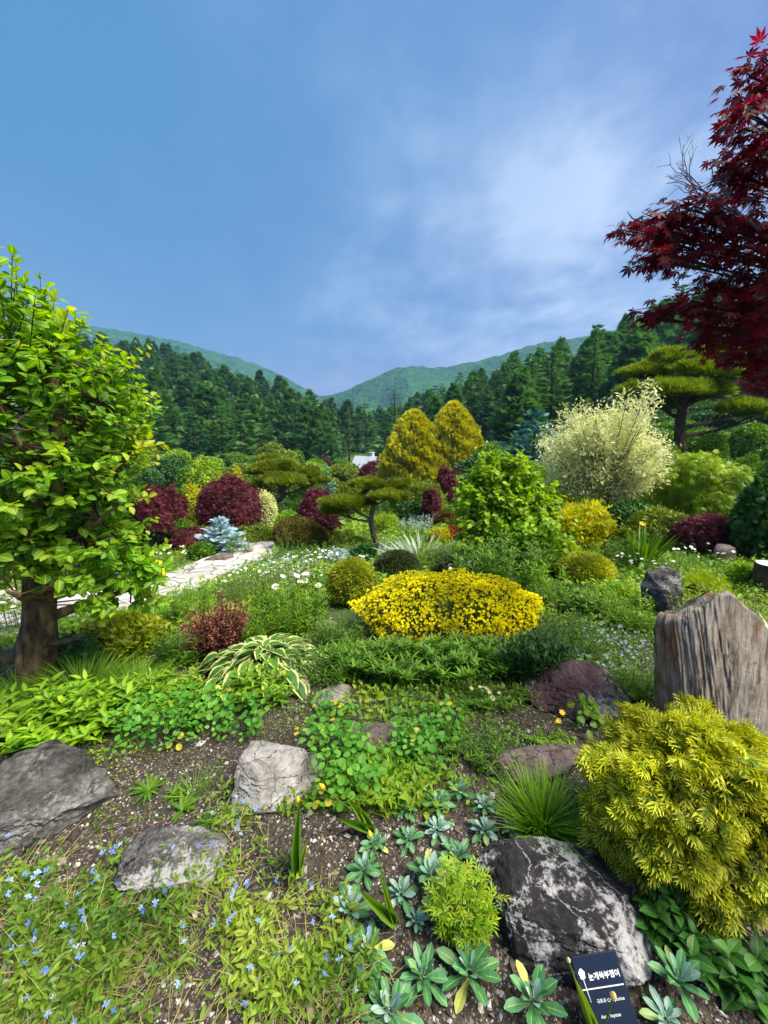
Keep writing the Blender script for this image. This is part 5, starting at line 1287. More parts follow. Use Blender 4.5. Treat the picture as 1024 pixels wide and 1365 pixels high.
# ------------------------------------------------------------------ red Japanese maple reaching in from the right
def right_maple():
    Y = 2.0; P = spot(1230, Y + .3); rg = rs(66)
    root = thing('red_maple', 'dark red star leaved maple with branches reaching in from the right', 'maple', P)
    loc = lambda u, v, dy=0: at_depth(u, v, Y + dy) - P
    t = Geo(); fork = np.array([-.05, 0, 1.5])
    t.tube([[0, 0, -.1], [.03, .02, .6], [-.02, 0, 1.1], fork, [-.12, -.05, 2.1], [-.2, -.1, 2.6]], [.09, .075, .065, .055, .035, .012], 10, bump=.4)
    g = Geo(); w = Geo()
    layers = [(1012, 95, 26, 16, 0), (1004, 130, 34, 14, .1), (1016, 170, 34, 20, 0), (990, 150, 20, 10, -.1), (1000, 200, 34, 16, .15), (1018, 220, 34, 26, 0), (985, 232, 34, 12, 0), (1000, 250, 44, 14, .2),
              (848, 306, 26, 12, 0), (880, 300, 34, 12, .1), (925, 280, 40, 16, 0), (905, 316, 46, 18, .15), (955, 300, 46, 18, .0), (900, 345, 40, 14, .05), (950, 335, 50, 16, .25), (1000, 300, 40, 22, .1), (1005, 335, 40, 18, 0), (875, 325, 22, 12, .2), (870, 345, 22, 8, 0),
              (890, 412, 30, 9, 0), (868, 425, 16, 7, .1), (915, 405, 20, 7, .1), (960, 380, 40, 14, .2), (1005, 380, 40, 24, .1), (980, 410, 44, 20, .0), (950, 440, 32, 16, .2), (1000, 440, 44, 26, -.1), (1012, 470, 34, 30, .15), (985, 478, 34, 18, .3), (940, 462, 20, 10, .1), (1020, 410, 40, 40, .4), (1018, 500, 30, 22, .4)]
    layers += [(1125 + 45 * (i % 5) + rg.uniform(-12, 12), 110 + 62 * (i // 5) + rg.uniform(-16, 16), 52, 24, rg.uniform(-.35, .5)) for i in range(35)]
    k = depth_of(P) / F
    ends = []
    for u, v, hw, hh, dy in layers:
        c = loc(u, v, dy); a = hw * k
        n = int(np.clip(60 * (hw * hh) / (34 * 14), 26, 190))
        q = rg.normal(size=(n, 3)) * .42; q = q / np.maximum(1, np.linalg.norm(q, axis=1, keepdims=True))
        p = c + q * np.array([a, a * .8, hh * k * 1.05])
        di = nrm(np.stack([-.55 + q[:, 0] * .6, q[:, 1] * .9, -.45 + 0 * q[:, 2]], 1) + rg.normal(size=(n, 3)) * .42)
        g.add(MAPLE, frames(di, np.array([0, -.25, 1.0]) + rg.normal(size=(n, 3)) * .35), p, rg.uniform(.034, .058, n), clumprnd(p, rg, .12, .5))
        ends.append(c)
        b = fork + np.array([-.06, -.03, np.clip((c[2] - 1.5) * .55, -.2, .9)]); mid = (b + c) / 2 + np.array([0, 0, .06])
        t.tube([b, mid, c], [.011, .007, .003], 5, bump=.3)
        for j in range(5):
            e = c + np.array([rg.uniform(-1, .8) * a, rg.uniform(-.7, .7) * a, rg.uniform(-.6, .6) * hh * k]); t.tube([mid * .3 + c * .7, (c + e) / 2 + [0, 0, .01], e], [.004, .003, .0012], 4)
    # leafless twigs
    def twig(p, d, L, r, lv):
        e = p + d * L; mid = (p + e) / 2 + rg.normal(size=3) * L * .06; w.tube([p, mid, e], [r, r * .8, r * .55], 4)
        if lv <= 0: return
        for j in range(3 if lv > 1 else 2):
            dd = nrm(d + rg.normal(size=3) * np.array([.5, .4, .5])); twig(p + (e - p) * rg.uniform(.45, 1), dd, L * rg.uniform(.5, .75), r * .62, lv - 1)
    p0 = loc(985, 285); 
    w.tube([loc(1040, 330), loc(1005, 300), p0], [.009, .007, .006], 5)
    for (u, v) in ((930, 245), (905, 232), (945, 232)):
        e = loc(u, v); d = nrm(e - p0); twig(p0, d, np.linalg.norm(e - p0) * .62, .0055, 3)
    e = loc(900, 215); twig(loc(935, 250), nrm(e - loc(935, 250)), .12, .003, 3)
    for (u, v) in ((960, 250), (1000, 268), (880, 275)): twig(p0, nrm(loc(u, v) - p0), .1, .003, 2)
    obj('trunk', t, BARK, root); obj('bare_twigs', w, plainmat('grey_twig', [(.10, .09, .10), (.22, .20, .21)], 20, .8, .2), root)
    obj('crown', g, LM('crimson_leaf', (.04, .003, .005), (.14, .005, .009), (.32, .012, .015), trans=.45), root)
right_maple()

# ------------------------------------------------------------------ threadleaf golden cypress (front right)
def cypress():
    rg = rs(12); P, w, h = place(918, 938, 312, 1285, dr=.8)
    root = thing('golden_cypress', 'big golden thread leaved cypress shrub sprawling beside the dark boulder', 'shrub', P)
    n = 11500
    p, nv, rr = dome(n, w * 1.12, w * FIT['dr'] * 1.1, h * 1.06, rg, .58, 60, .15, .30, -.6, .40)
    di = nrm(nv * .8 + rg.normal(size=nv.shape) * .38 + np.array([-.12, -.15, -.05]))
    di[:, 2] -= .18 * rg.random(len(p)); di = nrm(di)
    g = Geo(); L = .066
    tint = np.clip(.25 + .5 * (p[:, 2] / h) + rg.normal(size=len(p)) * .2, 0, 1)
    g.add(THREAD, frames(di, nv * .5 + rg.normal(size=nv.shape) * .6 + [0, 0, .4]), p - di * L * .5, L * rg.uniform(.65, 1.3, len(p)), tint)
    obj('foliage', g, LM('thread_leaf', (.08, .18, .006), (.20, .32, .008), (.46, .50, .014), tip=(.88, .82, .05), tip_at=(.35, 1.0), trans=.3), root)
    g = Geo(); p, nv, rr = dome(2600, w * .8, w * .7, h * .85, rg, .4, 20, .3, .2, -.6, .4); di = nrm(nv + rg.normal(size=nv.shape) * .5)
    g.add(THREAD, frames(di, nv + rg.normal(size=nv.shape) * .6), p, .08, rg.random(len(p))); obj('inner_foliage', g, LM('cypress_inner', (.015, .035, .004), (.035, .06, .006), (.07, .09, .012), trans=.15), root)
    obj('stems', stems_geo(w, h, rg, 30, .009), STEMB, root)
cypress()

# ------------------------------------------------------------------ hosta, barberry, leafy clumps
def hosta():
    P, w, h = place(352, 848, 200, 934, dr=.6); rg = rs(14)
    root = thing('hosta', 'large hosta with green leaves edged in creamy white, beside the red barberry', 'hosta', P)
    g, s = Geo(), Geo(); n = 150
    for j in range(n):
        a = rg.uniform(0, 6.28); q = (j / n) ** .8; el = 1.25 - 1.15 * q
        L = rg.uniform(.11, .17) * (.75 + .4 * q)
        r = w * .5 * (q * .78); top = np.array([cos(a) * r, sin(a) * r * .8, h * (.92 - .66 * q ** 1.6) + rg.normal() * .012])
        d = nrm(np.array([cos(a), sin(a), .55 - .95 * q]) + rg.normal(size=3) * .14)
        g.add(HOSTA, frames([d], [[-cos(a) * .35, -sin(a) * .35, 1]] + rg.normal(size=(1, 3)) * .18), [top - d * L * .3], [L], rg.random())
        s.tube([[0.02 * cos(a), .02 * sin(a), -.02], top * [.5, .5, .72], top], [.004, .0035, .003], 4)
    obj('leaves', g, LM('hosta_leaf', (.03, .12, .014), (.06, .19, .02), (.12, .27, .03), edge=(.62, .64, .26), edge_at=.66, trans=.3, mott=.15), root); obj('stems', s, STEM, root)
hosta()
def barberry():
    P, w, h = place(290, 782, 104, 886, dr=.5); rg = rs(15)
    root = thing('barberry', 'dusky red upright barberry shrub with pinkish shoots left of the hosta', 'shrub', P)
    lo, hi, s = Geo(), Geo(), Geo()
    for j in range(120):
        a = rg.uniform(0, 6.28); r = rg.random() ** .5; b = np.array([cos(a) * r * w * .2, sin(a) * r * w * .18, -.02])
        hh = h * rg.uniform(.5, 1.0) * (1 - .35 * r * r); 
        if cos(a) < -.3: hh *= .82
        e = np.array([cos(a) * r * w * .46, sin(a) * r * w * .38, hh]); m = 46; t = rg.uniform(.12, 1, m)[:, None]; mid = (b + e) / 2 + [0, 0, .02]
        s.tube([b, mid, e], [.004, .003, .0015], 4)
        pp = b + (e - b) * t + rg.normal(size=(m, 3)) * .012; di = nrm(rg.normal(size=(m, 3)) + [0, 0, .5]); u_ = t[:, 0] > .62
        hint = rg.normal(size=(m, 3)) + [0, 0, .6]
        lo.add(KR, frames(di, hint)[~u_], pp[~u_], rg.uniform(.016, .028, (~u_).sum()), rg.random((~u_).sum()))
        hi.add(KR, frames(di, hint)[u_], pp[u_], rg.uniform(.013, .024, u_.sum()), rg.random(u_.sum()))
    obj('foliage', lo, LM('barberry_low', (.03, .012, .010), (.07, .025, .02), (.11, .05, .03), trans=.25), root)
    obj('new_shoots', hi, LM('barberry_new', (.14, .03, .025), (.30, .085, .06), (.46, .20, .14), trans=.3), root); obj('stems', s, STEMB, root)
barberry()
stalks('dark green narrow leaved perennial clump in front of the yellow mound', 578, 850, 205, 932, 190, LM('willow_leaf', (.06, .19, .012), (.13, .30, .018), (.23, .40, .03), trans=.25, rib=.3), L=.085, per=22, spread=.7, tp=NARROW, d=.3, stemr=.0025, hvar=.2, up=.55, dens_top=.6)
stalks('dense dark green bushy perennial at the right foot of the yellow mound', 712, 836, 70, 922, 110, M_DKGR, L=.07, per=24, spread=.5, hvar=.2, up=.9)
stalks('bright green broad leaved herb clump above the big dark grey boulder', 60, 915, 170, 1006, 80, M_FRESH, L=.10, per=14, tp=tleaf([0, .3, .65, 1], [.03, .17, .14, .005], .25, .3), spread=.7, up=.3)
stalks('fresh green leafy herbs between the hosta and the grass under the big tree', 215, 905, 130, 958, 60, M_FRESH, L=.07, per=12, tp=tleaf([0, .3, .65, 1], [.03, .15, .12, .005], .25, .3), spread=.6)
stalks('tall leafy shoot plant standing in front of the hosta', 345, 885, 90, 948, 22, M_FRESH, L=.075, per=14, tp=tleaf([0, .3, .65, 1], [.03, .15, .12, .005], .25, .3), spread=.5)
stalks('dark leafy herbs under the left tree beside the yellow green shrub', 100, 838, 70, 905, 40, M_DKGR, L=.08, per=14, tp=tleaf([0, .3, .65, 1], [.03, .17, .14, .005], .25, .3), spread=.6)
stalks('green weeds left of the yellow mound above the small pale rock', 440, 850, 80, 918, 46, M_GREEN, L=.055, per=16, spread=.6)
stalks('low dark weeds below the willow leaved clump and left of the maroon rock', 655, 905, 110, 950, 60, M_GREEN, L=.045, per=14, spread=.7)

def tuft(label, u, vt, wpx, vb, n, mat, tp=BLADE, arch=.8, wide=1.0, cat='grass', name='grass_tuft', seed=1):
    return swords(label, u, vt, wpx, vb, n, mat, name, cat, wide, arch, seed=seed, tp=tp)
M_GRASS = LM('grass_blade', (.08, .22, .006), (.16, .36, .012), (.30, .48, .03), trans=.35)
tuft('bright green fine grass tuft left of the golden cypress, above the dark cracked boulder', 724, 1044, 92, 1124, 520, M_GRASS, arch=.55, seed=3)
for i, (lb, u, vt, w_, vb, n) in enumerate((
        ('soft grass tuft on the slope right of the yellow mound', 800, 782, 62, 815, 220), ('fine grass tuft in front of the dark upright rock', 830, 795, 50, 830, 160),
        ('long grass around the right side of the big leafy trunk', 110, 870, 120, 940, 520), ('long grass in front of the big leafy trunk', 30, 885, 110, 945, 460), ('grass under the yellow green shrub near the big trunk', 175, 880, 110, 935, 420),
        ('small grass tuft left of the clover leaved patch', 260, 1030, 50, 1070, 90), ('grass tuft at the edge of the path by the lime shoots', 340, 748, 50, 775, 120))):
    tuft(lb, u, vt, w_, vb, n, M_GRASS, seed=20 + i)

# feathery plant in front of the dark boulder
def feathery():
    P, w, h = place(616, 1155, 90, 1268, dr=.45); rg = rs(16); root = thing('feathery_plant', 'bright yellow green feathery herb at the left of the dark cracked boulder', 'plant', P)
    g, s = Geo(), Geo()
    LF = join_tpl([(kite(.13, .15, .5), rotY2(a), (0, y, 0), sc_) for a, y, sc_ in ((0, .6, .45), (.8, .5, .4), (-.8, .5, .4), (.9, .28, .36), (-.9, .28, .36), (.5, .1, .3), (-.5, .1, .3))] + [(kite(.02, 0), np.eye(3), (0, 0, 0), .9)])
    for j in range(54):
        a = rg.uniform(0, 6.28); r = rg.random() ** .5; hh = h * rg.uniform(.45, 1) * (1 - .3 * r)
        b = np.array([cos(a) * r * w * .25, sin(a) * r * w * .2, -.01]); e = np.array([cos(a) * r * w * .48, sin(a) * r * w * .4, hh]); s.tube([b, (b + e) / 2, e], [.0022, .002, .001], 4)
        m = 9; t = np.linspace(.25, 1, m)[:, None]; ph = np.arange(m) * 2.4 + rg.uniform(0, 6); di = nrm(np.stack([np.cos(ph), np.sin(ph), .5 + 0 * ph], 1) + rg.normal(size=(m, 3)) * .2)
        g.add(LF, frames(di, np.tile([0, 0, 1.], (m, 1)) + rg.normal(size=(m, 3)) * .25), b + (e - b) * t, rg.uniform(.04, .062, m), rg.random(m))
    obj('foliage', g, LM('feather_leaf', (.12, .26, .006), (.24, .40, .01), (.40, .50, .025)), root); obj('stems', s, STEM, root)
feathery()

# ------------------------------------------------------------------ grey green rosettes
M_ROS = LM('rosette_leaf', (.04, .16, .05), (.07, .23, .08), (.12, .31, .14), (.44, .48, .10), trans=.15, rib=.22, mott=.15)
M_ROSC = LM('rosette_heart', (.16, .34, .22), (.34, .50, .42), trans=.1, rib=.2)
def rosette(label, u, v, dpx, silver=.3, seed=0, tall=0.0):
    P = G(u, v + dpx * .12); rg = rs(seed + 900); D_ = dpx * depth_of(P) / F * .50
    root = thing('rosette_plant', label, 'rosette', P, 0, 'grey green rosettes in the gravel')
    g, c = Geo(), Geo()
    n = int(rg.integers(15, 21)); a = np.arange(n) * 2.4 + rg.uniform(0, 6); q = np.linspace(1, .22, n)
    di = nrm(np.stack([np.cos(a) * q, np.sin(a) * q, .10 + .95 * (1 - q) + tall * .4], 1) + rg.normal(size=(n, 3)) * .1)
    hint = np.stack([-np.cos(a) * .5, -np.sin(a) * .5, np.ones(n)], 1) + rg.normal(size=(n, 3)) * .2
    L = D_ * (.35 + .65 * q) * rg.uniform(.85, 1.15, n)
    r = np.clip(rg.normal(.35, .2, n), 0, .8); 
    if rg.random() < .5: r[int(rg.integers(0, 5))] = 1.0
    base = np.stack([np.cos(a) * .1 * D_, np.sin(a) * .1 * D_, .012 + .25 * D_ * (1 - q) + tall * D_ * .3], 1)
    inner = q < (.30 + silver)
    tp = tleaf([0, .3, .6, .85, 1], [.055, .10, .19, .16, .03], .22, .28, .12)
    g.add(tp, frames(di, hint)[~inner], base[~inner], L[~inner], r[~inner]); 
    c.add(tp, frames(di, hint)[inner], base[inner], L[inner], rg.random(inner.sum()))
    m = 6; a2 = np.arange(m) * 2.4; c.add(NARROW, frames(nrm(np.stack([np.cos(a2) * .4, np.sin(a2) * .4, np.ones(m)], 1)), rg.normal(size=(m, 3))), np.tile([0, 0, .02 + .2 * D_], (m, 1)), D_ * .38, rg.random(m))
    obj('outer_leaves', g, M_ROS, root); obj('heart', c, M_ROSC, root)
ROS = [(466, 1213, 66, .35, 'silvery rosette with one yellowed leaf, standing apart left of the tulip leaf'), (491, 1267, 68, .1, 'wide green rosette with pale heart below the silvery yellowed one'), (564, 1303, 70, .0, 'full green rosette between two larger ones near the bottom edge'),
       (626, 1298, 84, .05, 'largest long leaved rosette just below the feathery herb'), (520, 1350, 84, .2, 'grey green rosette cut by the bottom edge, left of the long leaved one'), (573, 1172, 58, .3, 'upright grey rosette left of the top of the feathery herb'),
       (535, 1193, 48, .55, 'silvery rosette right beside the single broad tulip leaf'), (485, 1163, 48, .2, 'green rosette just above the broad tulip leaf'), (609, 1141, 48, .05, 'green rosette touching the upper left of the dark cracked boulder'),
       (545, 1121, 44, .05, 'dark green compact rosette in the middle of the gravel'), (583, 1108, 42, .6, 'silvery rosette right of the dark compact one'), (646, 1108, 44, .5, 'pale silver rosette with open heart left of the grass tuft'),
       (583, 1073, 48, .15, 'green rosette in the upper row, second from the flat reddish rock'), (614, 1055, 42, .1, 'uppermost green rosette near the flat reddish rock'), (541, 1081, 36, .1, 'small rosette right of the yellowed clover leaves'),
       (646, 1075, 34, .5, 'small silvery rosette just below the flat reddish rock'), (682, 1108, 30, .5, 'tiny silvery rosette under the edge of the grass tuft'), (501, 1128, 38, .05, 'small dull green rosette beside the yellow bud stalk'),
       (555, 1228, 34, .6, 'smallest pale silvery rosette in the gravel between the wide green ones'), (709, 1342, 82, .1, 'tall grey green rosette with a nodding bud left of the name sign'), (902, 1312, 82, .15, 'large rosette with pale leaf edges right of the name sign'), (886, 1362, 60, .5, 'silvery rosette at the bottom edge right of the name sign')]
for i, (u, v, d_, sv, lb) in enumerate(ROS): rosette(lb, u, v, d_, sv, i, .8 if i in (5, 19, 20) else 0)

# ------------------------------------------------------------------ bulb seedlings with buds
M_BULB = LM('bulb_leaf', (.10, .24, .02), (.18, .34, .03), (.28, .42, .05), rib=.3, trans=.3)
M_BUD = LM('yellow_bud', (.62, .52, .03), (.80, .66, .04), trans=.3)
M_BUDP = LM('pale_bud', (.52, .52, .22), (.66, .64, .34), trans=.3)
def seedling(label, foot, leaves, buds, mat=M_BUD):
    P = G(*foot); Y = P[1]; root = thing('bulb_plant', label, 'bulb plant', P); loc = lambda u, v, dy=0: at_depth(u, v, Y + dy) - P
    rg = rs(hash_s(label)); k = depth_of(P) / F
    for u, v, wd, dy in leaves:
        e = loc(u, v, dy); e[2] = max(e[2], .004); L = np.linalg.norm(e); d = e / L; g = Geo()
        tp = tleaf([0, .25, .55, .8, 1], [.35, .95, 1.0, .6, .03], .35, .06, .03); g.add(tp, frames([d], [[0, -.6, .8]]), [[0, 0, -.004]], [[wd * k, L, L * .8]], rg.random()); obj('leaf', g, mat if False else M_BULB, root)
    for u, v, sz, dy in buds:
        e = loc(u, v, dy); s = Geo(); s.tube([[0, 0, -.01], e * .5 + [0.004, 0, .008], e * .93], [.0028, .0024, .002], 6); obj('flower_stalk', s, STEM, root)
        g = Geo(); d = nrm(e + [0, 0, .05]); b = sz * k * .72; rows = [(0, .12), (.2, .34), (.45, .42), (.75, .25), (1, .04)]
        g.tube([e * .93 + d * b * t for t, r in rows], [b * r * .8 for t, r in rows], 8); obj('bud', g, mat, root, smooth=True)
seedling('short bulb plant with yellow bud left of the rosettes, two upright leaves', (402, 1156), [(399, 1066, 5, .0), (388, 1115, 4, .0), (410, 1120, 3.5, .02)], [(397, 1064, 14, .03)])
seedling('bulb plant with yellow flower bud leaning over the pale boulder edge', (497, 1110), [(462, 1060, 5, .05), (450, 1090, 5, -.03), (478, 1072, 4, .02)], [(428, 1048, 16, .02)])
seedling('bulb plant with one broad leaf and a yellow bud among the silvery rosettes', (526, 1226), [(478, 1185, 7, -.02), (505, 1160, 3.5, .03)], [(492, 1108, 14, .06)])
seedling('bulb plant with pale closed bud standing left of the name sign', (781, 1372), [(766, 1300, 4, .0), (772, 1330, 6, .02)], [(757, 1277, 12, .03)], M_BUDP)
seedling('bulb plant with open pale yellow bud in front of the name sign', (797, 1392), [(790, 1350, 3, 0)], [(818, 1326, 17, -.02)], LM('cream_bud', (.72, .62, .2), (.82, .72, .32), trans=.3))

# ------------------------------------------------------------------ clover leaved columbines
M_CLO = LM('clover_leaf', (.06, .22, .02), (.11, .32, .03), (.18, .42, .04), (.55, .50, .04), trans=.35, mott=.1)
def clover(label, cells, n, seed, size=.055, hgt=.13, mat=M_CLO, yel=.03):
    u0, v0 = np.mean([c[0] for c in cells]), max(c[1] for c in cells); P = G(u0, v0); root = thing('columbine', label, 'columbine', P); rg = rs(seed); g, s = Geo(), Geo()
    for u, v, hu, hv, fr in cells:
        for j in range(int(n * fr)):
            q = G(u + hu * rg.uniform(-1, 1), v + hv * rg.uniform(-1, 1)) - P; e = q + [rg.normal() * .03, rg.normal() * .03, hgt * rg.uniform(.25, 1)]
            s.tube([q, (q + e) / 2 + rg.normal(size=3) * .008, e], [.0016, .0014, .001], 3)
            r = 1.0 if rg.random() < yel else rg.uniform(0, .62)
            g.add(TRI, frames([nrm(rg.normal(size=3) * [1, 1, .3])], [[rg.normal() * .5, -.3 + rg.normal() * .5, 1]]), [e], [size * rg.uniform(.5, 1.15)], r)
    obj('leaves', g, mat, root); obj('stems', s, STEM, root)
clover('patch of round clover like columbine leaves below the hosta', [(235, 960, 70, 22, .5), (300, 970, 50, 20, .3), (200, 985, 50, 18, .25)], 280, 1)
clover('yellowing clover leaved columbine right of the pale boulder', [(460, 1040, 36, 40, .6), (440, 1000, 30, 15, .2), (480, 1075, 20, 16, .15)], 105, 2, .06, .15, yel=.04)
clover('lime green clover leaved columbine below the dark narrow leaved clump', [(565, 990, 44, 26, .6), (540, 1020, 30, 14, .2)], 120, 3, .055, .14, yel=.04)
clover('small columbine with yellow leaf in front of the small pale rock', [(425, 955, 40, 14, .6)], 46, 4, .05, .1, yel=.12)
clover('geranium like green leaves at the foot of the maroon rock', [(795, 965, 26, 14, .5), (838, 952, 24, 10, .4)], 34, 5, .075, .12, M_FRESH, 0)
stalks('fresh green weeds between the columbines and the pale boulder', 510, 1010, 120, 1065, 60, M_FRESH, L=.05, per=14, spread=.8)
stalks('lacy green seedling under the maroon rock', 730, 975, 50, 1003, 30, M_FRESH, L=.035, per=12, spread=.9)
stalks('thin weeds around the flat pale reddish rock', 610, 965, 130, 1025, 70, M_GREEN, L=.04, per=12, spread=.8)
stalks('small leafy weeds beside the flat reddish rock', 655, 985, 60, 1035, 34, M_GREEN, L=.04, per=12, spread=.8)
BR = tleaf([0, .1, .25, .42, .6, .77, .9, 1], [.04, .13, .235, .285, .265, .18, .085, .01], .22, .35, .1)
stalks('dark broad leaved plant under the lower edge of the golden cypress', 990, 1255, 110, 1345, 20, LM('broad_leaf', (.015, .075, .010), (.035, .14, .016), (.07, .20, .025), rib=.3), L=.07, per=7, tp=BR, spread=.7, up=.2)
stalks('broad green leaves in the gap between dark boulder and golden cypress', 868, 1180, 60, 1268, 14, _mats['broad_leaf'], L=.065, per=7, tp=BR, spread=.7, up=.3)
stalks('small green seedling behind the top of the golden cypress', 938, 938, 40, 972, 6, M_FRESH, L=.07, per=5, tp=BR, spread=.9, up=.4)
stalks('leafy green seedling between rosette and cypress at the lower right corner', 925, 1240, 40, 1295, 7, _mats['broad_leaf'], L=.06, per=6, tp=BR, spread=.8)
swords('hosta with white edged long leaves behind the petrified wood', 1022, 808, 60, 880, 26, LM('white_hosta', (.03, .12, .02), (.07, .2, .03), edge=(.7, .72, .55), edge_at=.6), arch=1.2, wide=3.4, name='hosta', cat='hosta')
for i, (lb, u, v, w_) in enumerate((('flat green star shaped weed above the speckled rock', 243, 1082, 44), ('flat star weed nearest the pale boulder', 278, 1098, 36), ('flat star weed beside the big dark boulder', 200, 1056, 44), ('flat star weed between two boulders in dark gravel', 232, 1060, 34))):
    P = G(u, v); rg = rs(i + 70); root = thing('star_weed', lb, 'weed', P); g = Geo(); n = 26; a = rg.uniform(0, 6.28, n); k = w_ * depth_of(P) / F * .55
    g.add(NARROW, frames(nrm(np.stack([np.cos(a), np.sin(a), rg.uniform(.05, .9, n)], 1)), np.tile([0, 0, 1.], (n, 1))), np.tile([0, 0, .005], (n, 1)), k * rg.uniform(.6, 1.1, n), rg.random(n)); obj('leaves', g, M_GREEN, root)
root, tips, rg = stalks('thin stalked pale button flowers in front of the narrow leaved clump', 640, 905, 150, 965, 9, M_GREEN, per=3, L=.03, name='button_flower', cat='flower', d=.3)
flowers(root, tips, rg, daisy_mesh(.018, M_BUDP, 12, M_BUDP, 'flower', .6), 1.0)
root, tips, rg = stalks('wiry seed stalks with one yellow flower in front of the maroon rock', 735, 935, 80, 1000, 3, M_OLIVE, per=3, L=.03, name='wild_flower', cat='flower', d=.15)
flowers(root, tips, rg, daisy_mesh(.018, M_EYE, 8, M_EYE, 'flower', .3), 1.0)

# ------------------------------------------------------------------ uncountable cover: gravel, weeds, blue flowered creeper
def scatter(n, y0, y1, rg, pw=1.0, wx=1.15):
    n = int(n * 1.35); wx *= 1.35; y = y0 + (y1 - y0) * rg.random(n) ** pw; x = rg.uniform(-1, 1, n) * (y * wx + .9)
    p = np.stack([x, y, T(x, y)], 1); return p
def gravel():
    rg = rs(5); g = Geo(); p = scatter(120000, .45, 3.2, rg, 1.25); n = len(p)
    v = np.array([(1, 0, 0), (-1, .2, 0), (.1, 1, .1), (0, -1, 0), (.15, .1, .7), (0, 0, -.5)]); t = [(0, 2, 4), (2, 1, 4), (1, 3, 4), (3, 0, 4), (2, 0, 5), (1, 2, 5), (3, 1, 5), (0, 3, 5)]
    tp = Tpl(v * [1, .7, .7], (), t, a=np.zeros(6)); s = rg.lognormal(0, .6, n) * .0036
    g.add(tp, frames(nrm(rg.normal(size=(n, 3)) * [1, 1, .3]), rg.normal(size=(n, 3)) * .5 + [0, 0, 1]), p + np.stack([np.zeros(n), np.zeros(n), s * .2], 1), s, rg.random(n))
    tag(obj('gravel', g, LM('grit', (.025, .018, .013), (.06, .045, .032), (.12, .095, .07), (.16, .135, .105), (.26, .235, .20), (.54, .52, .48), trans=0.0, rough=.9, mott=.1)), 'dark gritty gravel with pale chips covering the near bed', 'gravel', kind='stuff')
    g = Geo(); p = scatter(3200, .5, 3.2, rg, 1.2); n = len(p)
    g.add(kite(.3, .1, .5, .2), frames(nrm(rg.normal(size=(n, 3)) * [1, 1, .2]), rg.normal(size=(n, 3)) * .35 + [0, 0, 1]), p + [0, 0, .005], rg.uniform(.008, .022, n), rg.random(n))
    tag(obj('leaf_litter', g, M_BROWN), 'dry brown leaf bits scattered over the gravel', 'leaf litter', kind='stuff')
gravel()
def zone(u, v, cells):
    o = np.zeros(len(u))
    for cu, cv, hu, hv, wt in cells: o = np.maximum(o, wt * np.clip(1.6 - 1.6 * np.sqrt(((u - cu) / hu) ** 2 + ((v - cv) / hv) ** 2), 0, 1))
    return o
def cover_meadow():
    rg = rs(44)
    # weeds: dense beyond 3 m, thin nearer
    g = Geo(); p = scatter(230000, 1.4, 15, rg, 1.9); u, v = proj(p)
    dens = np.clip((p[:, 1] - 1.7) / 1.6, .22, 1) * np.clip(.45 + 1.6 * fbm(p * 1.7, 3, 2) + .35, .05, 1)
    dens = np.maximum(dens, zone(u, v, [(110, 920, 220, 70, 1), (560, 935, 190, 50, .8), (400, 965, 170, 45, .6), (530, 1040, 100, 70, .45), (700, 985, 100, 40, .4), (60, 1000, 200, 30, .6)]))
    dens *= 1 - .85 * zone(u, v, [(240, 1065, 110, 50, .7), (640, 1110, 130, 90, 1), (560, 1250, 170, 140, 1), (720, 1010, 60, 30, .6)])
    ok = (rg.random(len(p)) < dens) & ~on_path(p[:, 0], p[:, 1], -.05) & (v < 1150); p = p[ok]; n = len(p)
    hgt = np.clip(.03 + .012 * p[:, 1], .03, .16) * rg.uniform(.5, 1.5, n) * np.clip(.35 + 2.6 * (fbm(p * 1.1, 3, 61) + .25), .35, 1.9)
    di = nrm(rg.normal(size=(n, 3)) * .5 + [0, 0, .9]); hint = rg.normal(size=(n, 3)) + [0, -.3, 0]
    kind = rg.random(n) < .5; col = clumprnd(p, rg, .5, .7)
    wd = np.stack([hgt * 1.5, hgt, hgt], 1)
    g.add(BLADE, frames(di[kind], hint[kind]), p[kind], (wd * [1.3, 1.2, 1.2])[kind], col[kind], 0)
    q = ~kind; di2 = nrm(rg.normal(size=(n, 3)) * [1, 1, .4] + [0, 0, .45]); off = np.stack([np.zeros(n), np.zeros(n), hgt * rg.random(n) * .8], 1)
    g.add(K3, frames(di2[q], np.array([0, -.4, 1.0]) + rg.normal(size=(n, 3))[q] * .4), (p + off)[q], (hgt * .55)[q], col[q], 1)
    tag(obj('ground_cover', g, [LM('weed_blade', (.07, .18, .006), (.17, .31, .010), (.32, .42, .025)), LM('weed_leaf', (.05, .16, .006), (.12, .27, .010), (.26, .39, .02), (.40, .42, .04))]), 'low green weeds and grasses covering the garden beds', 'ground cover', kind='stuff')
cover_meadow()
def cover_far():
    rg = rs(45); g = Geo(); p = scatter(60000, 11, 62, rg, 1.6, 1.1); p = p[~on_path(p[:, 0], p[:, 1])]; n = len(p)
    s = np.clip(.012 * p[:, 1], .12, .6) * rg.uniform(.6, 1.4, n); di = nrm(rg.normal(size=(n, 3)) * [1, 1, .5] + [0, 0, .6])
    g.add(STARL, frames(di, rg.normal(size=(n, 3))), p, s, clumprnd(p, rg, 4, .6))
    tag(obj('undergrowth', g, LM('far_weed', (.02, .07, .012), (.05, .13, .015), (.11, .20, .02))), 'green undergrowth on the slopes below the trees', 'undergrowth', kind='stuff')
cover_far()
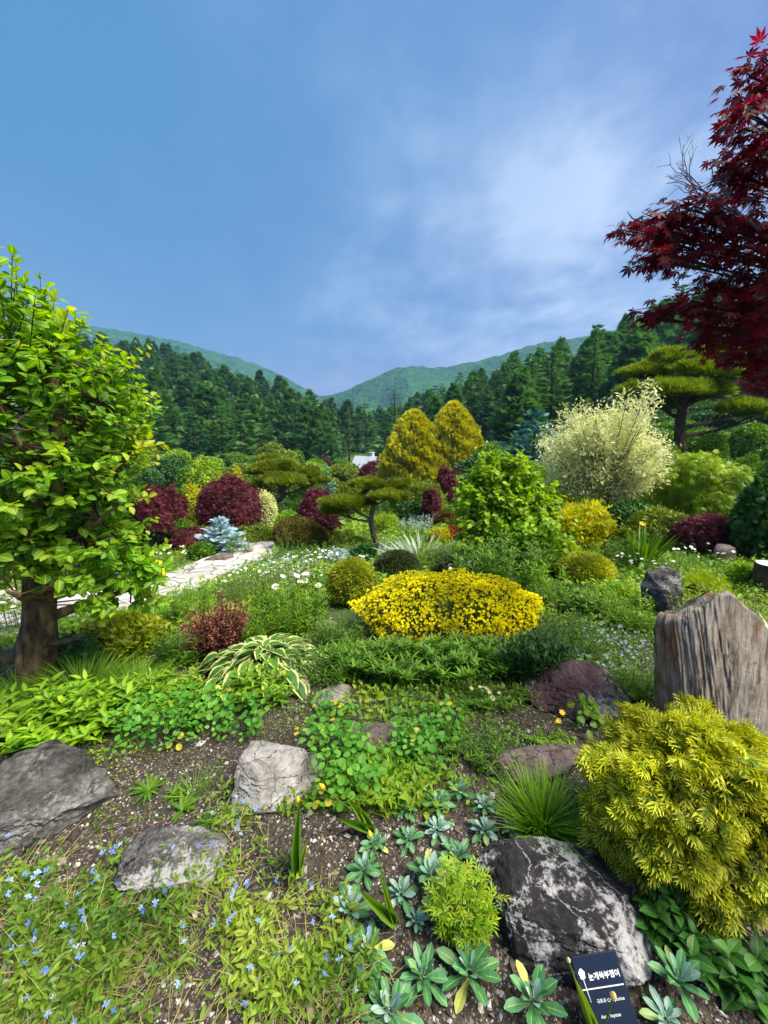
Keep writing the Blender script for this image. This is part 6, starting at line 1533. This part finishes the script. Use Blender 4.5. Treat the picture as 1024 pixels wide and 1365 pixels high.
def creeper():
    rg = rs(46); p = scatter(125000, .45, 1.9, rg, 1.1); u, v = proj(p)
    d = zone(u, v, [(90, 1280, 330, 150, 1), (300, 1230, 130, 130, .9), (310, 1110, 50, 60, .5), (400, 1310, 130, 90, 1), (60, 1190, 120, 40, .7), (150, 1135, 40, 60, .45), (430, 1230, 50, 50, .6)])
    d *= np.clip(.62 + 4.0 * fbm(p * 7, 3, 4) + .1, .06, 1)
    ok = rg.random(len(p)) < d * .8; p = p[ok]; n = len(p); g = Geo()
    # trailing stems with small leaves
    z = rg.random(n) ** 1.3 * .075
    q = p + np.stack([np.zeros(n), np.zeros(n), z], 1)
    di = nrm(rg.normal(size=(n, 3)) * [1, 1, .5] + [0.25, 0, .35]); L = rg.uniform(.014, .036, n)
    lf = tleaf([0, .35, .7, 1], [.05, .17, .15, .01], .2, .25)
    g.add(lf, frames(di, np.array([0, -.3, 1.0]) + rg.normal(size=(n, 3)) * .5), q, L, clumprnd(p, rg, .16, .7), 0)
    m = rg.random(n) < .34; k = int(m.sum()); d3 = nrm(rg.normal(size=(k, 3)) * [1, 1, .3] + [.5, .1, .35])
    g.add(BLADE, frames(d3, np.tile([0, 0, 1.], (k, 1)) + rg.normal(size=(k, 3)) * .3), p[m] + [0, 0, .01], np.stack([np.full(k, .11), rg.uniform(.07, .16, k), rg.uniform(.07, .16, k)], 1), rg.random(k), 1)
    tag(obj('creeper', g, [LM('creeper_leaf', (.03, .10, .008), (.08, .18, .010), (.19, .29, .02), (.34, .36, .05), trans=.3), LM('straw_stem', (.20, .26, .04), (.38, .37, .10), (.54, .47, .22))]), 'tangled creeping weeds with small leaves in the lower left corner', 'ground cover', kind='stuff')
    f = Geo(); pu = rg.random(n) < .020; b = p[pu]; u, v = proj(b)
    b2 = scatter(9000, .5, 1.8, rg); uu, vv = proj(b2); k2 = rg.random(len(b2)) < zone(uu, vv, [(310, 1105, 40, 60, .22), (160, 1140, 25, 40, .2), (20, 1280, 60, 60, .10)]) ; b = np.concatenate([b, b2[k2]])
    k = len(b); FL5 = cluster(kite(.28, .05, .6, .1), 5, 1.25, 1, 9)
    g2 = Geo(); s = rg.uniform(.008, .013, k); up = nrm(rg.normal(size=(k, 3)) * .4 + [0, -.25, 1]); c = b + np.stack([rg.normal(size=k) * .01, rg.normal(size=k) * .01, rg.uniform(.05, .12, k)], 1)
    g2.add(FL5, frames(up, rg.normal(size=(k, 3))), c, s, rg.random(k))
    tag(obj('blue_blossom', g2, LM('blue_petal', (.10, .20, .62), (.22, .36, .78), (.45, .58, .88), mott=.1)), 'tiny sky blue flowers dotted over the creeping weeds', 'flowers', kind='stuff')
creeper()

# ------------------------------------------------------------------ plant name sign
def sign():
    P = G(834, 1422); P[2] = T1(P[0], P[1]); k = depth_of(P) / F
    W, H_ = 66 * k * .98, 84 * k * 1.15
    root = thing('plant_sign', 'small dark blue plant name sign with white lettering at the foot of the dark boulder', 'sign', P + np.array([0, 0, .0]))
    root.rotation_euler = (R_(-40), R_(-12), R_(0))
    blue = plainmat('navy_plate', [(.006, .012, .028), (.012, .02, .042)], 6, .35, .05, gloss=.5); wh = plainmat('white_print', [(.72, .74, .76), (.82, .83, .84)], 5, .6, 0)
    g = Geo(); bx(g, (0, 0, H_ / 2 + .02), (W, .006, H_)); pl = obj('panel', g, blue, root)
    bv = pl.modifiers.new('bevel', 'BEVEL'); bv.width = .0015; bv.segments = 2
    g = Geo(); bx(g, (0, .008, -.02), (.012, .006, .16)); obj('stake', g, blue, root)
    def text(s, x, z, size, name='lettering', off=.0):
        c = bpy.data.curves.new('lettering', 'FONT'); c.body = s; c.size = size; c.extrude = .0004; c.offset = off; c.align_x = 'LEFT'
        o = bpy.data.objects.new('lettering', c); COL.objects.link(o); bpy.context.view_layer.update()
        me = bpy.data.meshes.new_from_object(o.evaluated_get(bpy.context.evaluated_depsgraph_get())); bpy.data.objects.remove(o)
        me.materials.clear(); me.materials.append(wh); b = bpy.data.objects.new(name, me); COL.objects.link(b); b.parent = root
        b.location = (x, -.0042, z); b.rotation_euler = (pi / 2, 0, 0)
    zt = H_ + .02
    text('눈개쑥부쟁이', -W * .25, zt - H_ * .26, W * .125, off=.0004)
    text('국화과 Compositae', -W * .22, zt - H_ * .50, W * .075)
    text('Aster hayatae', -W * .22, zt - H_ * .65, W * .075)
    text('Korean mountain aster', -W * .22, zt - H_ * .80, W * .068)
    g = Geo(); bx(g, (.0, -.0042, zt - H_ * .35), (W * .9, .0012, H_ * .012)); obj('rule', g, wh, root)
    g = Geo()
    for dx, dz, r in ((0, .0, .055), (-.03, .03, .04), (.03, .03, .04), (0, .06, .042), (-.02, -.03, .035), (.025, -.025, .035)):
        a = np.arange(14) / 14 * 2 * pi; cx, cz = -W * .37 + dx * W, zt - H_ * .2 + dz * W
        v = [(cx + cos(t) * r * W, -.0040 - .00012 * (dx * 40 + dz * 10 + 3), cz + sin(t) * r * W * 1.1) for t in a]; v.append((cx, -.0042 - .00012 * (dx * 40 + dz * 10 + 3), cz)); g.raw(v, (), [(i, (i + 1) % 14, 14) for i in range(14)])
    g.tube([(-W * .37, -.0042, zt - H_ * .24), (-W * .355, -.0042, zt - H_ * .38), (-W * .34, -.0042, zt - H_ * .48)], [.0012, .001, .0006], 5); obj('emblem', g, wh, root)
sign()

# ------------------------------------------------------------------ visitor on the path, cut by the frame's left edge
def visitor():
    P = G(-14, 838); rg = rs(2)
    root = thing('person', 'person in pale top, red bag strap and navy trousers walking on the path', 'person', P, R_(-60))
    def skin(name, joints, edges, mat, parent, root_i=0, lv=2):
        me = bpy.data.meshes.new(name); me.from_pydata([j[:3] for j in joints], edges, []); o = bpy.data.objects.new(name, me); COL.objects.link(o); o.parent = parent
        m = o.modifiers.new('skin', 'SKIN'); m.use_smooth_shade = True
        for i, j in enumerate(joints): sv = me.skin_vertices[0].data[i]; sv.radius = (j[3], j[4] if len(j) > 4 else j[3]); sv.use_root = i == root_i
        s = o.modifiers.new('sub', 'SUBSURF'); s.levels = lv; s.render_levels = lv; me.materials.append(mat); return o
    sk = plainmat('skin_tone', [(.45, .27, .19), (.52, .33, .24)], 5, .6, 0); top = plainmat('pale_top', [(.55, .62, .72), (.66, .72, .8)], 9, .9, .1); nav = plainmat('navy_cloth', [(.012, .018, .05), (.02, .03, .075)], 9, .9, .1); red = plainmat('red_cloth', [(.4, .01, .04), (.55, .02, .07)], 9, .9, .1); blk = plainmat('black_hair', [(.01, .008, .008), (.025, .02, .02)], 30, .6, .2)
    body = [(0, 0, .92, .13, .1), (0, 0, 1.08, .12, .09), (0, 0, 1.28, .15, .10), (0, 0, 1.40, .12, .08), (0, 0, 1.47, .05), (0, .01, 1.55, .06), (0, .01, 1.63, .085, .1), (0, 0, 1.71, .06, .07),
            (.19, 0, 1.38, .055), (.23, .02, 1.12, .042), (.24, .12, .90, .032), (.24, .16, .83, .028), (-.19, 0, 1.38, .055), (-.23, .0, 1.12, .042), (-.24, .06, .88, .032), (-.24, .08, .81, .028),
            (.10, 0, .86, .09), (.10, .06, .48, .062), (.10, .02, .09, .042), (.10, .14, .04, .035), (-.10, 0, .86, .09), (-.10, -.02, .48, .062), (-.10, -.12, .09, .042), (-.10, .0, .04, .035)]
    ed = [(0, 1), (1, 2), (2, 3), (3, 4), (4, 5), (5, 6), (6, 7), (3, 8), (8, 9), (9, 10), (10, 11), (3, 12), (12, 13), (13, 14), (14, 15), (0, 16), (16, 17), (17, 18), (18, 19), (0, 20), (20, 21), (21, 22), (22, 23)]
    skin('body', body, ed, sk, root)
    grow = lambda ids, k: [(*body[i][:3], body[i][3] + k, (body[i][4] if len(body[i]) > 4 else body[i][3]) + k) for i in ids]
    skin('top', grow([1, 2, 3, 8, 9, 12, 13, 0], .014), [(0, 1), (1, 2), (2, 3), (3, 4), (2, 5), (5, 6), (0, 7)], top, root, 0)
    skin('trousers', grow([0, 16, 17, 18, 20, 21, 22], .018), [(0, 1), (1, 2), (2, 3), (0, 4), (4, 5), (5, 6)], nav, root, 0)
    skin('hair', [(0, -.03, 1.60, .085), (0, -.02, 1.68, .1), (0, 0, 1.735, .075)], [(0, 1), (1, 2)], blk, root)
    g = Geo(); s = Geo(); bx(g, (.0, -.17, 1.2), (.26, .12, .34)); o = obj('bag', g, red, root); b = o.modifiers.new('bevel', 'BEVEL'); b.width = .04; b.segments = 3
    s.tube([(.11, -.12, 1.33), (.12, .0, 1.45), (.11, .12, 1.32), (.12, .1, 1.1)], [.014] * 4, 6); s.tube([(-.11, -.12, 1.33), (-.12, .0, 1.45), (-.11, .12, 1.32), (-.12, .1, 1.1)], [.014] * 4, 6); obj('strap', s, red, o)
visitor()

# ------------------------------------------------------------------ the air
def haze():
    me = bpy.data.meshes.new('haze'); x, y0, y1, z0, z1 = 2600, -40, 1320, -13, 305
    v = [(-x, y0, z0), (x, y0, z0), (x, y1, z0), (-x, y1, z0), (-x, y0, z1), (x, y0, z1), (x, y1, z1), (-x, y1, z1)]
    me.from_pydata(v, [], [(3, 2, 1, 0), (4, 5, 6, 7), (0, 1, 5, 4), (1, 2, 6, 5), (2, 3, 7, 6), (3, 0, 4, 7)])
    m = bpy.data.materials.new('haze'); m.use_nodes = True; nt = m.node_tree; nt.nodes.clear()
    pv = NN(nt, 'ShaderNodeVolumePrincipled'); pv.inputs['Color'].default_value = (.32, .60, .95, 1); pv.inputs['Density'].default_value = .0004; pv.inputs['Anisotropy'].default_value = .1
    out = NN(nt, 'ShaderNodeOutputMaterial'); nt.links.new(pv.outputs[0], out.inputs['Volume']); me.materials.append(m)
    tag(obj('haze', me, None), 'thin bluish haze filling the valley air', 'haze', kind='stuff')
haze()
